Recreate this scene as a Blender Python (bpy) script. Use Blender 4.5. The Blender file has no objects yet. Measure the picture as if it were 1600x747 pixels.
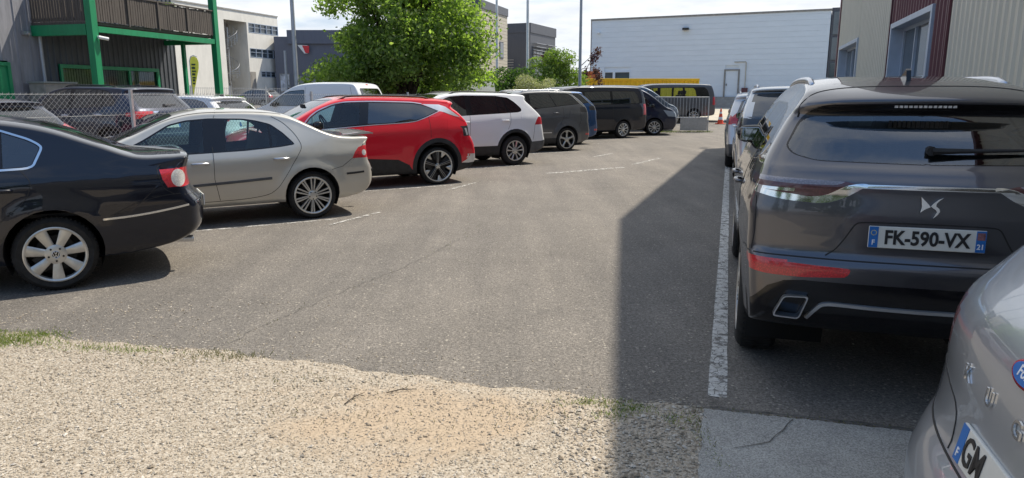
import bpy, bmesh, math, random
import numpy as np
from mathutils import Vector, Matrix
from mathutils.bvhtree import BVHTree
R = math.radians
scene = bpy.context.scene
COL = scene.collection
random.seed(7)

# ------------------------------------------------------------------ helpers
def tag(o, label=None, cat=None, group=None, kind=None):
    if label: o['label'] = label
    if cat: o['category'] = cat
    if group: o['group'] = group
    if kind: o['kind'] = kind
    return o

def empty(name, loc=(0, 0, 0), rz=0.0, label=None, cat=None, group=None):
    o = bpy.data.objects.new(name, None)
    o.empty_display_size = .2
    COL.objects.link(o)
    o.location = loc
    o.rotation_euler = (0, 0, rz)
    return tag(o, label, cat, group)

class MB:
    """collects shapes for ONE mesh object"""
    def __init__(s): s.v = []; s.f = []; s.mi = []
    def add(s, vs, fs, m=0):
        n = len(s.v); s.v += [tuple(v) for v in vs]
        s.f += [tuple(i + n for i in f) for f in fs]; s.mi += [m] * len(fs)
        return s
    def box(s, x0, x1, y0, y1, z0, z1, m=0, mat=None):
        vs = [Vector(p) for p in ((x0,y0,z0),(x1,y0,z0),(x1,y1,z0),(x0,y1,z0),(x0,y0,z1),(x1,y0,z1),(x1,y1,z1),(x0,y1,z1))]
        if mat: vs = [mat @ v for v in vs]
        return s.add(vs, [(3,2,1,0),(4,5,6,7),(0,1,5,4),(1,2,6,5),(2,3,7,6),(3,0,4,7)], m)
    def bar(s, a, b, w, h=None, m=0, up=(0,0,1)):
        a = Vector(a); b = Vector(b); h = h or w
        d = (b - a).normalized(); u = Vector(up)
        if abs(d.dot(u)) > .98: u = Vector((1,0,0))
        r = d.cross(u).normalized(); u = r.cross(d)
        vs = [p + r*i*w/2 + u*j*h/2 for p in (a, b) for i, j in ((-1,-1),(1,-1),(1,1),(-1,1))]
        return s.add(vs, [(3,2,1,0),(4,5,6,7),(0,1,5,4),(1,2,6,5),(2,3,7,6),(3,0,4,7)], m)
    def tube(s, pts, rad, n=8, m=0, caps=True):
        pts = [Vector(p) for p in pts]; rs = rad if isinstance(rad, (list, tuple)) else [rad]*len(pts)
        rings = []; prev = None
        for i, p in enumerate(pts):
            d = (pts[min(i+1, len(pts)-1)] - pts[max(i-1, 0)]).normalized()
            if prev is None:
                u = Vector((0,0,1)) if abs(d.z) < .9 else Vector((1,0,0))
                r = d.cross(u).normalized()
            else:
                r = (prev - d*prev.dot(d)).normalized()
            prev = r; q = d.cross(r)
            rings.append([p + (r*math.cos(2*math.pi*k/n) + q*math.sin(2*math.pi*k/n))*rs[i] for k in range(n)])
        vs = [v for g in rings for v in g]; fs = []
        for i in range(len(pts)-1):
            for k in range(n):
                fs.append((i*n+k, i*n+(k+1) % n, (i+1)*n+(k+1) % n, (i+1)*n+k))
        if caps:
            fs.append(tuple(range(n-1, -1, -1))); fs.append(tuple((len(pts)-1)*n+k for k in range(n)))
        return s.add(vs, fs, m)
    def lathe(s, prof, n=32, m=0, axis='y', c=(0,0,0)):
        """prof: (radius, along) ; revolved round the axis"""
        vs = []; fs = []
        for r, a in prof:
            for k in range(n):
                t = 2*math.pi*k/n
                if axis == 'y': vs.append((c[0]+r*math.cos(t), c[1]+a, c[2]+r*math.sin(t)))
                else: vs.append((c[0]+r*math.cos(t), c[1]+r*math.sin(t), c[2]+a))
        for i in range(len(prof)-1):
            for k in range(n):
                fs.append((i*n+k, (i+1)*n+k, (i+1)*n+(k+1) % n, i*n+(k+1) % n))
        return s.add(vs, fs, m)
    def prism(s, poly, fr, to, m=0):
        """poly: list of 2-d points; fr/to: functions 2d -> 3d for the two caps"""
        n = len(poly); vs = [fr(p) for p in poly] + [to(p) for p in poly]
        fs = [tuple(range(n)), tuple(range(2*n-1, n-1, -1))]
        for i in range(n):
            j = (i+1) % n; fs.append((i, i+n, j+n, j))
        return s.add(vs, fs, m)
    def obj(s, name, mats, parent=None, smooth=False, angle=None, recalc=False, bevel=0):
        me = bpy.data.meshes.new(name)
        me.from_pydata(s.v, [], s.f)
        for m in (mats if isinstance(mats, (list, tuple)) else [mats]): me.materials.append(m)
        if any(s.mi): me.polygons.foreach_set('material_index', s.mi)
        if recalc:
            bm = bmesh.new(); bm.from_mesh(me); bmesh.ops.recalc_face_normals(bm, faces=bm.faces); bm.to_mesh(me); bm.free()
        if smooth: me.polygons.foreach_set('use_smooth', [True]*len(me.polygons))
        if smooth and angle is not None: me.set_sharp_from_angle(angle=R(angle))
        me.update()
        o = bpy.data.objects.new(name, me); COL.objects.link(o)
        if parent: o.parent = parent
        if bevel:
            b = o.modifiers.new('bevel', 'BEVEL'); b.width = bevel; b.segments = 2; b.limit_method = 'ANGLE'; b.angle_limit = R(50)
        return o

def copy_tree(o, parent=None):
    c = o.copy(); COL.objects.link(c)
    if parent: c.parent = parent
    for ch in list(o.children): copy_tree(ch, c)
    return c

# ------------------------------------------------------------------ materials
def mat(name):
    m = bpy.data.materials.new(name); m.use_nodes = True
    nt = m.node_tree; nt.nodes.clear()
    out = nt.nodes.new('ShaderNodeOutputMaterial')
    return m, nt, out
def node(nt, t, **kw):
    n = nt.nodes.new(t)
    for k, v in kw.items():
        if k in n.inputs.keys() if isinstance(k, str) else False: n.inputs[k].default_value = v
        else: setattr(n, k, v)
    return n
def L(nt, a, b): nt.links.new(a, b)
def c4(c): return (c[0], c[1], c[2], 1)
def pbsdf(nt, col=(.5,.5,.5), rough=.5, metal=0., **kw):
    b = nt.nodes.new('ShaderNodeBsdfPrincipled')
    b.inputs['Base Color'].default_value = c4(col); b.inputs['Roughness'].default_value = rough; b.inputs['Metallic'].default_value = metal
    for k, v in kw.items(): b.inputs[k].default_value = v
    return b
def noise(nt, vec, scale, detail=4, rough=.55, dim='3D', dist=0.):
    n = nt.nodes.new('ShaderNodeTexNoise'); n.noise_dimensions = dim
    n.inputs['Scale'].default_value = scale; n.inputs['Detail'].default_value = detail; n.inputs['Roughness'].default_value = rough
    n.inputs['Distortion'].default_value = dist
    if vec: L(nt, vec, n.inputs['Vector'])
    return n.outputs['Fac']
def ramp(nt, fac, stops, interp='LINEAR'):
    n = nt.nodes.new('ShaderNodeValToRGB'); n.color_ramp.interpolation = interp
    e = n.color_ramp.elements
    while len(e) < len(stops): e.new(.5)
    for i, (p, c) in enumerate(stops):
        e[i].position = p; e[i].color = c4(c) if not isinstance(c, (int, float)) else (c, c, c, 1)
    L(nt, fac, n.inputs['Fac']); return n.outputs['Color']
def mixc(nt, fac, a, b, typ='MIX'):
    n = nt.nodes.new('ShaderNodeMix'); n.data_type = 'RGBA'; n.blend_type = typ
    for sock, v in ((n.inputs['Factor'], fac), (n.inputs['A'], a), (n.inputs['B'], b)):
        pass
    fs = n.inputs[0]; A = n.inputs[6]; B = n.inputs[7]
    for sock, v in ((fs, fac), (A, a), (B, b)):
        if hasattr(v, 'links') or hasattr(v, 'is_linked'): L(nt, v, sock)
        elif isinstance(v, (int, float)): sock.default_value = v
        else: sock.default_value = c4(v)
    return n.outputs[2]
def bump(nt, h, strength=.3, dist=.01):
    n = nt.nodes.new('ShaderNodeBump'); n.inputs['Strength'].default_value = strength; n.inputs['Distance'].default_value = dist
    L(nt, h, n.inputs['Height']); return n.outputs['Normal']
def objco(nt): return nt.nodes.new('ShaderNodeTexCoord').outputs['Object']
def geopos(nt): return nt.nodes.new('ShaderNodeNewGeometry').outputs['Position']

def simple(name, col, rough=.5, metal=0., var=.12, scale=6., spec=.5, bmp=0., bscale=60.):
    """base colour with a little procedural unevenness in colour and gloss"""
    m, nt, out = mat(name); b = pbsdf(nt, col, rough, metal); b.inputs['Specular IOR Level'].default_value = spec
    co = objco(nt); f = noise(nt, co, scale, 5)
    lo = tuple(max(0, c*(1-var)) for c in col); hi = tuple(min(1, c*(1+var)) for c in col)
    L(nt, ramp(nt, f, [(.3, lo), (.7, hi)]), b.inputs['Base Color'])
    if bmp: L(nt, bump(nt, noise(nt, co, bscale, 3), bmp, .004), b.inputs['Normal'])
    L(nt, b.outputs[0], out.inputs['Surface']); return m

def paint(name, col, metal=.0, rough=.35, coat=1., dirt=.10):
    """lacquered car body: clear coat over paint, road dust low down, dark inner side"""
    m, nt, out = mat(name)
    b = pbsdf(nt, col, rough, metal); b.inputs['Coat Weight'].default_value = coat; b.inputs['Coat Roughness'].default_value = .02; b.inputs['Specular IOR Level'].default_value = .15; b.inputs['Coat IOR'].default_value = 1.5
    co = objco(nt); sep = node(nt, 'ShaderNodeSeparateXYZ'); L(nt, co, sep.inputs[0])
    n1 = noise(nt, co, 5., 6, .65)
    mr = node(nt, 'ShaderNodeMapRange'); mr.inputs['From Min'].default_value = .75; mr.inputs['From Max'].default_value = .2
    L(nt, sep.outputs['Z'], mr.inputs['Value'])
    mu = node(nt, 'ShaderNodeMath', operation='MULTIPLY'); L(nt, mr.outputs[0], mu.inputs[0]); L(nt, ramp(nt, n1, [(.25, .25), (.75, 1.)]), mu.inputs[1])
    m2 = node(nt, 'ShaderNodeMath', operation='MULTIPLY'); L(nt, mu.outputs[0], m2.inputs[0]); m2.inputs[1].default_value = dirt*1.6
    ad = node(nt, 'ShaderNodeMath', operation='ADD'); L(nt, m2.outputs[0], ad.inputs[0]); ad.inputs[1].default_value = dirt*.06; ad.use_clamp = True
    L(nt, mixc(nt, ad.outputs[0], col, (.20, .175, .14)), b.inputs['Base Color'])
    r2 = node(nt, 'ShaderNodeMapRange'); r2.inputs['To Min'].default_value = .012; r2.inputs['To Max'].default_value = .10
    L(nt, m2.outputs[0], r2.inputs['Value']); L(nt, r2.outputs[0], b.inputs['Coat Roughness'])
    inner = pbsdf(nt, (.02, .02, .022), .8)
    g = node(nt, 'ShaderNodeNewGeometry'); mx = node(nt, 'ShaderNodeMixShader')
    L(nt, g.outputs['Backfacing'], mx.inputs[0]); L(nt, b.outputs[0], mx.inputs[1]); L(nt, inner.outputs[0], mx.inputs[2])
    L(nt, mx.outputs[0], out.inputs['Surface']); return m

def glass(name, tint=(.25, .3, .32), alpha=.4, ior=2.15):
    """thin tinted pane: transparent tint with a fresnel mirror layer, a faint film of dust"""
    m, nt, out = mat(name)
    tr = node(nt, 'ShaderNodeBsdfTransparent'); tr.inputs[0].default_value = c4(tuple(t*alpha for t in tint))
    gl = node(nt, 'ShaderNodeBsdfGlossy'); gl.inputs['Roughness'].default_value = .01; gl.inputs['Color'].default_value = (.95, .97, 1, 1)
    fr = node(nt, 'ShaderNodeFresnel'); fr.inputs['IOR'].default_value = ior
    mx = node(nt, 'ShaderNodeMixShader'); L(nt, fr.outputs[0], mx.inputs[0]); L(nt, tr.outputs[0], mx.inputs[1]); L(nt, gl.outputs[0], mx.inputs[2])
    df = node(nt, 'ShaderNodeBsdfDiffuse'); df.inputs[0].default_value = (.30, .29, .27, 1)
    f = ramp(nt, noise(nt, objco(nt), 3., 5), [(.35, .006), (.8, .03)])
    m2 = node(nt, 'ShaderNodeMixShader'); L(nt, f, m2.inputs[0]); L(nt, mx.outputs[0], m2.inputs[1]); L(nt, df.outputs[0], m2.inputs[2])
    L(nt, m2.outputs[0], out.inputs['Surface']); return m

def lamp_mat(name, col, rough=.08):
    """moulded lamp lens with ribs behind a glossy cover"""
    m, nt, out = mat(name); b = pbsdf(nt, col, .3); b.inputs['Coat Weight'].default_value = 1.; b.inputs['Coat Roughness'].default_value = rough
    co = objco(nt); w = node(nt, 'ShaderNodeTexVoronoi'); w.inputs['Scale'].default_value = 110; L(nt, co, w.inputs['Vector'])
    L(nt, ramp(nt, w.outputs['Distance'], [(.0, tuple(min(1, c*1.25) for c in col)), (.6, tuple(c*.72 for c in col))]), b.inputs['Base Color'])
    L(nt, b.outputs[0], out.inputs['Surface']); return m

M = {}
M['black_paint'] = paint('black_car_paint', (.004, .006, .014), .0, .3, 1., .015)
M['champagne'] = paint('champagne_silver_paint', (.52, .50, .45), .55, .36, 1., .10)
M['red'] = paint('red_car_paint', (.62, .010, .026), .10, .3, 1., .05)
M['white'] = paint('white_car_paint', (.74, .75, .76), 0, .35, 1., .08)
M['van_white'] = paint('white_van_paint', (.66, .68, .70), 0, .45, .7, .10)
M['grey'] = paint('grey_car_paint', (.105, .108, .115), .45, .36, 1., .10)
M['blue'] = paint('blue_car_paint', (.012, .055, .16), .35, .32, 1., .06)
M['navy'] = paint('dark_navy_paint', (.012, .018, .040), .25, .3, 1., .06)
M['taupe'] = paint('dark_grey_brown_paint', (.105, .105, .118), .75, .28, 1., .06)
M['silver'] = paint('silver_car_paint', (.43, .46, .50), .66, .32, 1., .07)
M['light_silver'] = paint('light_silver_paint', (.56, .58, .60), .45, .36, 1., .07)
M['steel_blue'] = paint('blue_grey_van_paint', (.10, .13, .17), .4, .35, 1., .08)
M['dkred'] = paint('dark_red_paint', (.30, .010, .02), .1, .35, 1., .10)
M['plastic'] = simple('black_trim_plastic', (.022, .022, .024), .55, 0, .25, 14, .4, .25, 220)
M['gplastic'] = simple('gloss_black_trim', (.008, .008, .010), .12, 0, .1)
M['grey_plastic'] = simple('grey_bumper_plastic', (.075, .078, .082), .5, 0, .2, 10, .4, .2, 200)
M['seam'] = simple('panel_gap_dark', (.012, .012, .013), .7)
M['chrome'] = simple('chrome_trim', (.78, .79, .80), .10, 1., .06)
M['satin'] = simple('satin_silver_trim', (.60, .62, .66), .28, .9, .08)
M['alu'] = simple('wheel_alloy', (.56, .55, .52), .32, .75, .14, 9)
M['alu_dark'] = simple('dark_wheel_alloy', (.018, .018, .020), .28, .3, .2)
M['rubber'] = simple('tyre_rubber', (.022, .021, .020), .78, 0, .35, 18, .3, .4, 90)
M['barrel'] = simple('brake_and_barrel', (.030, .028, .026), .6, .3, .4, 20)
M['liner'] = simple('wheel_well_liner', (.010, .010, .010), .9)
M['cabin'] = simple('cabin_trim', (.022, .022, .024), .8, 0, .3)
M['seat'] = simple('seat_cloth', (.035, .036, .040), .9, 0, .3, 30)
M['seat_beige'] = simple('seat_cloth_pale', (.20, .19, .17), .9, 0, .2, 30)
M['redlamp'] = lamp_mat('red_lamp_lens', (.62, .016, .026))
M['clearlamp'] = lamp_mat('clear_lamp_lens', (.62, .60, .58))
M['darklamp'] = lamp_mat('smoked_lamp_lens', (.030, .028, .032))
M['smokedred'] = lamp_mat('smoked_red_lamp_lens', (.10, .022, .028))
M['headlamp'] = lamp_mat('headlamp_lens', (.30, .34, .38))
M['plate_white'] = simple('number_plate_white', (.62, .62, .58), .4, 0, .06)
M['plate_blue'] = simple('number_plate_blue', (.015, .13, .42), .4, 0, .08)
M['ink'] = simple('plate_letters', (.015, .015, .017), .5)
M['white_ink'] = simple('white_print', (.75, .76, .78), .5, 0, .05)
M['g_clear'] = glass('clear_car_glass', (.72, .92, .92), .95, 1.62)
M['g_mid'] = glass('tinted_car_glass', (.60, .70, .76), .55)
M['g_dark'] = glass('privacy_glass', (.4, .45, .55), .10)
# ------------------------------------------------------------------ car bodies
def smooth_curve(pts, ds):
    """centripetal Catmull-Rom through points; columns after the first two ride along"""
    P = np.array([list(p) + [2.6]*(5-len(p)) for p in pts], float)
    P = np.vstack([2*P[0]-P[1], P, 2*P[-1]-P[-2]]); P[0, 2:] = P[1, 2:]; P[-1, 2:] = P[-2, 2:]
    out = []
    for i in range(1, len(P)-2):
        p0, p1, p2, p3 = P[i-1:i+3]
        k = lambda a, b: max(1e-4, np.hypot(*(b-a)[:2]))**.5
        t0 = 0; t1 = k(p0, p1); t2 = t1+k(p1, p2); t3 = t2+k(p2, p3)
        n = max(2, int(np.hypot(*(p2-p1)[:2])/ds)+1)
        for t in np.linspace(t1, t2, n, endpoint=False):
            a1 = (t1-t)/(t1-t0)*p0+(t-t0)/(t1-t0)*p1; a2 = (t2-t)/(t2-t1)*p1+(t-t1)/(t2-t1)*p2; a3 = (t3-t)/(t3-t2)*p2+(t-t2)/(t3-t2)*p3
            b1 = (t2-t)/(t2-t0)*a1+(t-t0)/(t2-t0)*a2; b2 = (t3-t)/(t3-t1)*a2+(t-t1)/(t3-t1)*a3
            c = (t2-t)/(t2-t1)*b1+(t-t1)/(t2-t1)*b2
            u = (t-t1)/(t2-t1); c[2:] = p1[2:]*(1-u)+p2[2:]*u
            out.append(c)
    out.append(P[-2]); return np.array(out)

PROF = ((0, .90), (.10, .945), (.30, .98), (.58, 1.0), (.80, .995), (.93, .978), (1.0, .955))

def sm(a, b, x):
    t = max(0., min(1., (x-a)/(b-a))); return t*t*(3-2*t)

def width_fn(S):
    bx = [p[0] for p in S['belt']]; bz = [p[1] for p in S['belt']]
    px = [p[0] for p in S['plan']]; pv = [p[1] for p in S['plan']]
    prof = S.get('prof', PROF); qr = [p[0] for p in prof]; qv = [p[1] for p in prof]
    hw = S['hw']; zs = S['zs']; zr = S['zr']; wr = S['wr']; fl = S.get('flare', .018); ra = S['ra']
    gx = [p[0] for p in S.get('gplan', ((-2, 1), (5, 1)))]; gv = [p[1] for p in S.get('gplan', ((-2, 1), (5, 1)))]
    sw = S.get('swage', ())
    def W(x, z):
        zb = np.interp(x, bx, bz)
        if z <= zb: w = hw*np.interp((z-zs)/(zb-zs), qr, qv)
        else:
            q = (z-zb)/max(.2, zr-zb); top = hw*qv[-1]
            w = top - (top-wr*np.interp(x, gx, gv))*(max(q, 0)**S.get('tum', 1.12))
        w *= np.interp(x, px, pv)
        for xa in (0., S['wb']):
            d = math.hypot(x-xa, z-S['rt'])
            if d < ra+.22: w += fl*(1-sm(ra+.02, ra+.16, d))
        for pl, amp, su, sd in sw:
            if pl[0][0] <= x <= pl[-1][0]:
                dz = z-np.interp(x, [p[0] for p in pl], [p[1] for p in pl])
                fade = sm(0, .25, x-pl[0][0])*sm(0, .25, pl[-1][0]-x)
                w += fade*amp*math.exp(-(dz/(su if dz > 0 else sd))**2)
        return w
    return W

def inpoly(x, y, poly):
    c = False; j = len(poly)-1
    for i in range(len(poly)):
        xi, yi = poly[i]; xj, yj = poly[j]
        if (yi > y) != (yj > y) and x < (xj-xi)*(y-yi)/(yj-yi)+xi: c = not c
        j = i
    return c

def area(poly): return sum(poly[i-1][0]*poly[i][1]-poly[i][0]*poly[i-1][1] for i in range(len(poly)))/2
def inset(poly, d):
    if area(poly) < 0: poly = poly[::-1]
    n = len(poly); out = []
    for i in range(n):
        a, b, c = Vector(poly[i-1]), Vector(poly[i]), Vector(poly[(i+1) % n])
        e1 = (b-a).normalized(); e2 = (c-b).normalized()
        n1 = Vector((-e1.y, e1.x)); n2 = Vector((-e2.y, e2.x)); m = (n1+n2)
        if m.length < 1e-3: m = n1
        m.normalize(); k = d/max(.45, m.dot(n1)); out.append(tuple(b+m*k))
    return out
def clip(poly, a, b, keep_left=True):
    """keep what lies to the left of the line a->b"""
    out = []; s = 1 if keep_left else -1
    f = lambda p: s*((b[0]-a[0])*(p[1]-a[1])-(b[1]-a[1])*(p[0]-a[0]))
    for i in range(len(poly)):
        p, q = poly[i-1], poly[i]; fp, fq = f(p), f(q)
        if (fp >= 0) != (fq >= 0):
            t = fp/(fp-fq); out.append((p[0]+(q[0]-p[0])*t, p[1]+(q[1]-p[1])*t))
        if fq >= 0: out.append(q)
    return out
def rounded(poly, r, n=4):
    out = []; N = len(poly)
    for i in range(N):
        a, b, c = Vector(poly[i-1]), Vector(poly[i]), Vector(poly[(i+1) % N])
        d = min(r, (a-b).length*.45, (c-b).length*.45)
        p = b+(a-b).normalized()*d; q = b+(c-b).normalized()*d
        for k in range(n+1):
            t = k/n; out.append(tuple(p*(1-t)**2+b*2*t*(1-t)+q*t*t))
    return out
def ell(cx, cy, rx, ry, n=20): return [(cx+rx*math.cos(2*math.pi*k/n), cy+ry*math.sin(2*math.pi*k/n)) for k in range(n)]

def build_half(S):
    W = width_fn(S); ds = S.get('ds', .055)
    T = smooth_curve(S['sil'], ds); N = len(T)
    seg = np.hypot(*np.diff(T[:, :2], axis=0).T); al = np.concatenate([[0], np.cumsum(seg)]); al /= al[-1]
    xm = np.maximum.accumulate(T[:, 0]); fx = (xm-xm[0])/(xm[-1]-xm[0]); fr = .45*al+.55*fx
    e0 = T[:, 0]+T[:, 2]; j0 = int(np.argmin(e0)); T[j0:, 2] = np.maximum.accumulate(e0[j0:])-T[j0:, 0]
    B = np.zeros_like(T)
    for i in range(N):
        f = fr[i]; B[i] = T[0]*(1-f)+T[-1]*f; B[i, 3] = max(.02, B[i, 3])
    Kk = S.get('K', 9); rows = S.get('rows', 16)
    v = []; f = []
    def edge(p): x = p[0]+p[2]; z = p[1]+p[3]; return x, z
    loop = [T[i] for i in range(N)] + [B[i] for i in range(N-2, 0, -1)]
    J = len(loop); grid = []
    for p in loop:
        ex, ez = edge(p); w = W(ex, ez); r = []
        for k in range(Kk+1):
            th = math.pi/2*k/Kk
            g = math.sin(th)**(2/p[4]); h = 1-max(0., math.cos(th))**(2/p[4])
            r.append(len(v)); v.append((p[0]+p[2]*h, w*g, p[1]+p[3]*h))
        grid.append(r)
    for j in range(J):
        a, b = grid[j], grid[(j+1) % J]
        for k in range(Kk): f.append((a[k], b[k], b[k+1], a[k+1]))
    idx = lambda i, top: grid[i][-1] if top else (grid[i][-1] if i in (0, N-1) else grid[J-i][-1])
    cols = []
    for i in range(N):
        tx, tz = edge(T[i]); bx, bz = edge(B[i]) if 0 < i < N-1 else (tx, tz)
        c = [idx(i, True)]
        for s in range(1, rows):
            t = s/rows; x = tx+(bx-tx)*t; z = tz+(bz-tz)*t
            c.append(len(v)); v.append((x, W(x, z), z))
        c.append(idx(i, False)); cols.append(c)
    for i in range(N-1):
        for s in range(rows): f.append((cols[i][s], cols[i+1][s], cols[i+1][s+1], cols[i][s+1]))
    bm = bmesh.new()
    vs = [bm.verts.new(p) for p in v]
    for q in f:
        q = list(dict.fromkeys(q))
        if len(q) > 2:
            try: bm.faces.new([vs[i] for i in q])
            except ValueError: pass
    bmesh.ops.remove_doubles(bm, verts=bm.verts, dist=2e-4)
    bmesh.ops.dissolve_degenerate(bm, dist=1e-5, edges=bm.edges)
    bmesh.ops.recalc_face_normals(bm, faces=bm.faces)
    if sum(q.normal.y*q.calc_area() for q in bm.faces) < 0: bmesh.ops.reverse_faces(bm, faces=bm.faces)
    bm.normal_update()
    return bm, W

VIEW = {'S': ((0, 2), lambda n: n.y > .22), 'R': ((1, 2), lambda n: n.x < -.16), 'F': ((1, 2), lambda n: n.x > .16), 'T': ((0, 1), lambda n: n.z > .2), 'SR': ((0, 2), lambda n: n.y > .05)}

def cut(bm, poly, view, fid, lay, lim=None):
    (A, B), cond = VIEW[view]
    if area(poly) < 0: poly = poly[::-1]
    x0 = min(p[0] for p in poly); x1 = max(p[0] for p in poly); y0 = min(p[1] for p in poly); y1 = max(p[1] for p in poly)
    def bb(f):
        a = [v.co[A] for v in f.verts]; b = [v.co[B] for v in f.verts]
        return min(a), max(a), min(b), max(b)
    cand = []
    for f in bm.faces:
        if not cond(f.normal): continue
        if lim and not lim(f.calc_center_median()): continue
        q = bb(f)
        if q[0] <= x1 and q[1] >= x0 and q[2] <= y1 and q[3] >= y0: cand.append(f)
    cand = set(cand)
    for i in range(len(poly)):
        a, b = poly[i-1], poly[i]
        ex, ey = b[0]-a[0], b[1]-a[1]; l = math.hypot(ex, ey)
        if l < 1e-5: continue
        nx, ny = -ey/l, ex/l
        sx0, sx1 = min(a[0], b[0])-1e-4, max(a[0], b[0])+1e-4; sy0, sy1 = min(a[1], b[1])-1e-4, max(a[1], b[1])+1e-4
        sel = []
        for f in cand:
            if not f.is_valid: continue
            q = bb(f)
            if q[0] > sx1 or q[1] < sx0 or q[2] > sy1 or q[3] < sy0: continue
            d = [(v.co[A]-a[0])*nx+(v.co[B]-a[1])*ny for v in f.verts]
            if min(d) < -1e-5 and max(d) > 1e-5: sel.append(f)
        if not sel: continue
        g = set(sel)
        for f in sel: g.update(f.edges); g.update(f.verts)
        co = [0, 0, 0]; no = [0, 0, 0]; co[A], co[B] = a; no[A], no[B] = nx, ny
        r = bmesh.ops.bisect_plane(bm, geom=list(g), dist=1e-5, plane_co=co, plane_no=no)
        cand |= {e for e in r['geom'] if isinstance(e, bmesh.types.BMFace)}
    for f in cand:
        if f.is_valid:
            c = f.calc_center_median()
            if inpoly(c[A], c[B], poly): f[lay] = fid
    bm.normal_update()

class Surf:
    """casts points on to the finished body shape"""
    def __init__(s, bm): s.t = BVHTree.FromBMesh(bm)
    def hit(s, view, a, b):
        if view == 'S': o, d = Vector((a, 3, b)), Vector((0, -1, 0))
        elif view == 'R': o, d = Vector((-4, a, b)), Vector((1, 0, 0))
        elif view == 'F': o, d = Vector((7, a, b)), Vector((-1, 0, 0))
        else: o, d = Vector((a, b, 4)), Vector((0, 0, -1))
        sg = 1
        if view in 'RFT' and (o.y < 0): o.y = -o.y; sg = -1
        loc, n, _, _ = s.t.ray_cast(o, d)
        if loc is None: return None
        loc = loc.copy(); n = n.copy()
        if sg < 0: loc.y = -loc.y; n.y = -n.y
        return loc, n
    def ribbon(s, mb, view, pts, w, h=.003, m=0, closed=False, step=.05):
        P = []
        q = [tuple(p_[:2]) for p_ in pts]
        if len(q) > 3:
            for _ in range(2): q = [q[0]]+[t for a_, b_ in zip(q, q[1:]) for t in ((a_[0]*.8+b_[0]*.2, a_[1]*.8+b_[1]*.2), (a_[0]*.2+b_[0]*.8, a_[1]*.2+b_[1]*.8))]+[q[-1]]
        q = q + ([q[0]] if closed else [])
        for i in range(len(q)-1):
            a, b = Vector(q[i][:2]), Vector(q[i+1][:2]); n = max(1, int((b-a).length/step))
            for k in range(n): P.append(a+(b-a)*k/n)
        if not closed: P.append(Vector(q[-1][:2]))
        H = [s.hit(view, *p) for p in P]; H = [x for x in H if x]
        if len(H) < 2: return
        vs = []; n = len(H)
        for i, (loc, nn) in enumerate(H):
            if closed: d = H[(i+1) % n][0]-H[i-1][0]
            else: d = H[min(i+1, n-1)][0]-H[max(i-1, 0)][0]
            if d.length < 1e-6: d = Vector((1, 0, 0))
            sd = nn.cross(d).normalized()*w/2
            vs += [loc+sd-nn*.004, loc+sd*.8+nn*h, loc-sd*.8+nn*h, loc-sd-nn*.004]
        fs = []
        for i in range(n if closed else n-1):
            j = (i+1) % n
            for k in range(3): fs.append((i*4+k, j*4+k, j*4+k+1, i*4+k+1))
        mb.add(vs, fs, m)

def take(faces, both=False, sgn=1):
    mb = MB()
    for s in ((1, -1) if both else (sgn,)):
        ix = {}; vs = []; fs = []
        for f in faces:
            q = []
            for v in f.verts:
                if v.index not in ix: ix[v.index] = len(vs); vs.append((v.co.x, v.co.y*s, v.co.z))
                q.append(ix[v.index])
            fs.append(tuple(q if s > 0 else q[::-1]))
        mb.add(vs, fs)
    return mb

def weld(o):
    bm = bmesh.new(); bm.from_mesh(o.data); bmesh.ops.remove_doubles(bm, verts=bm.verts, dist=1e-4)
    bm.to_mesh(o.data); bm.free()
    o.data.polygons.foreach_set('use_smooth', [True]*len(o.data.polygons)); o.data.update()

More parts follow.
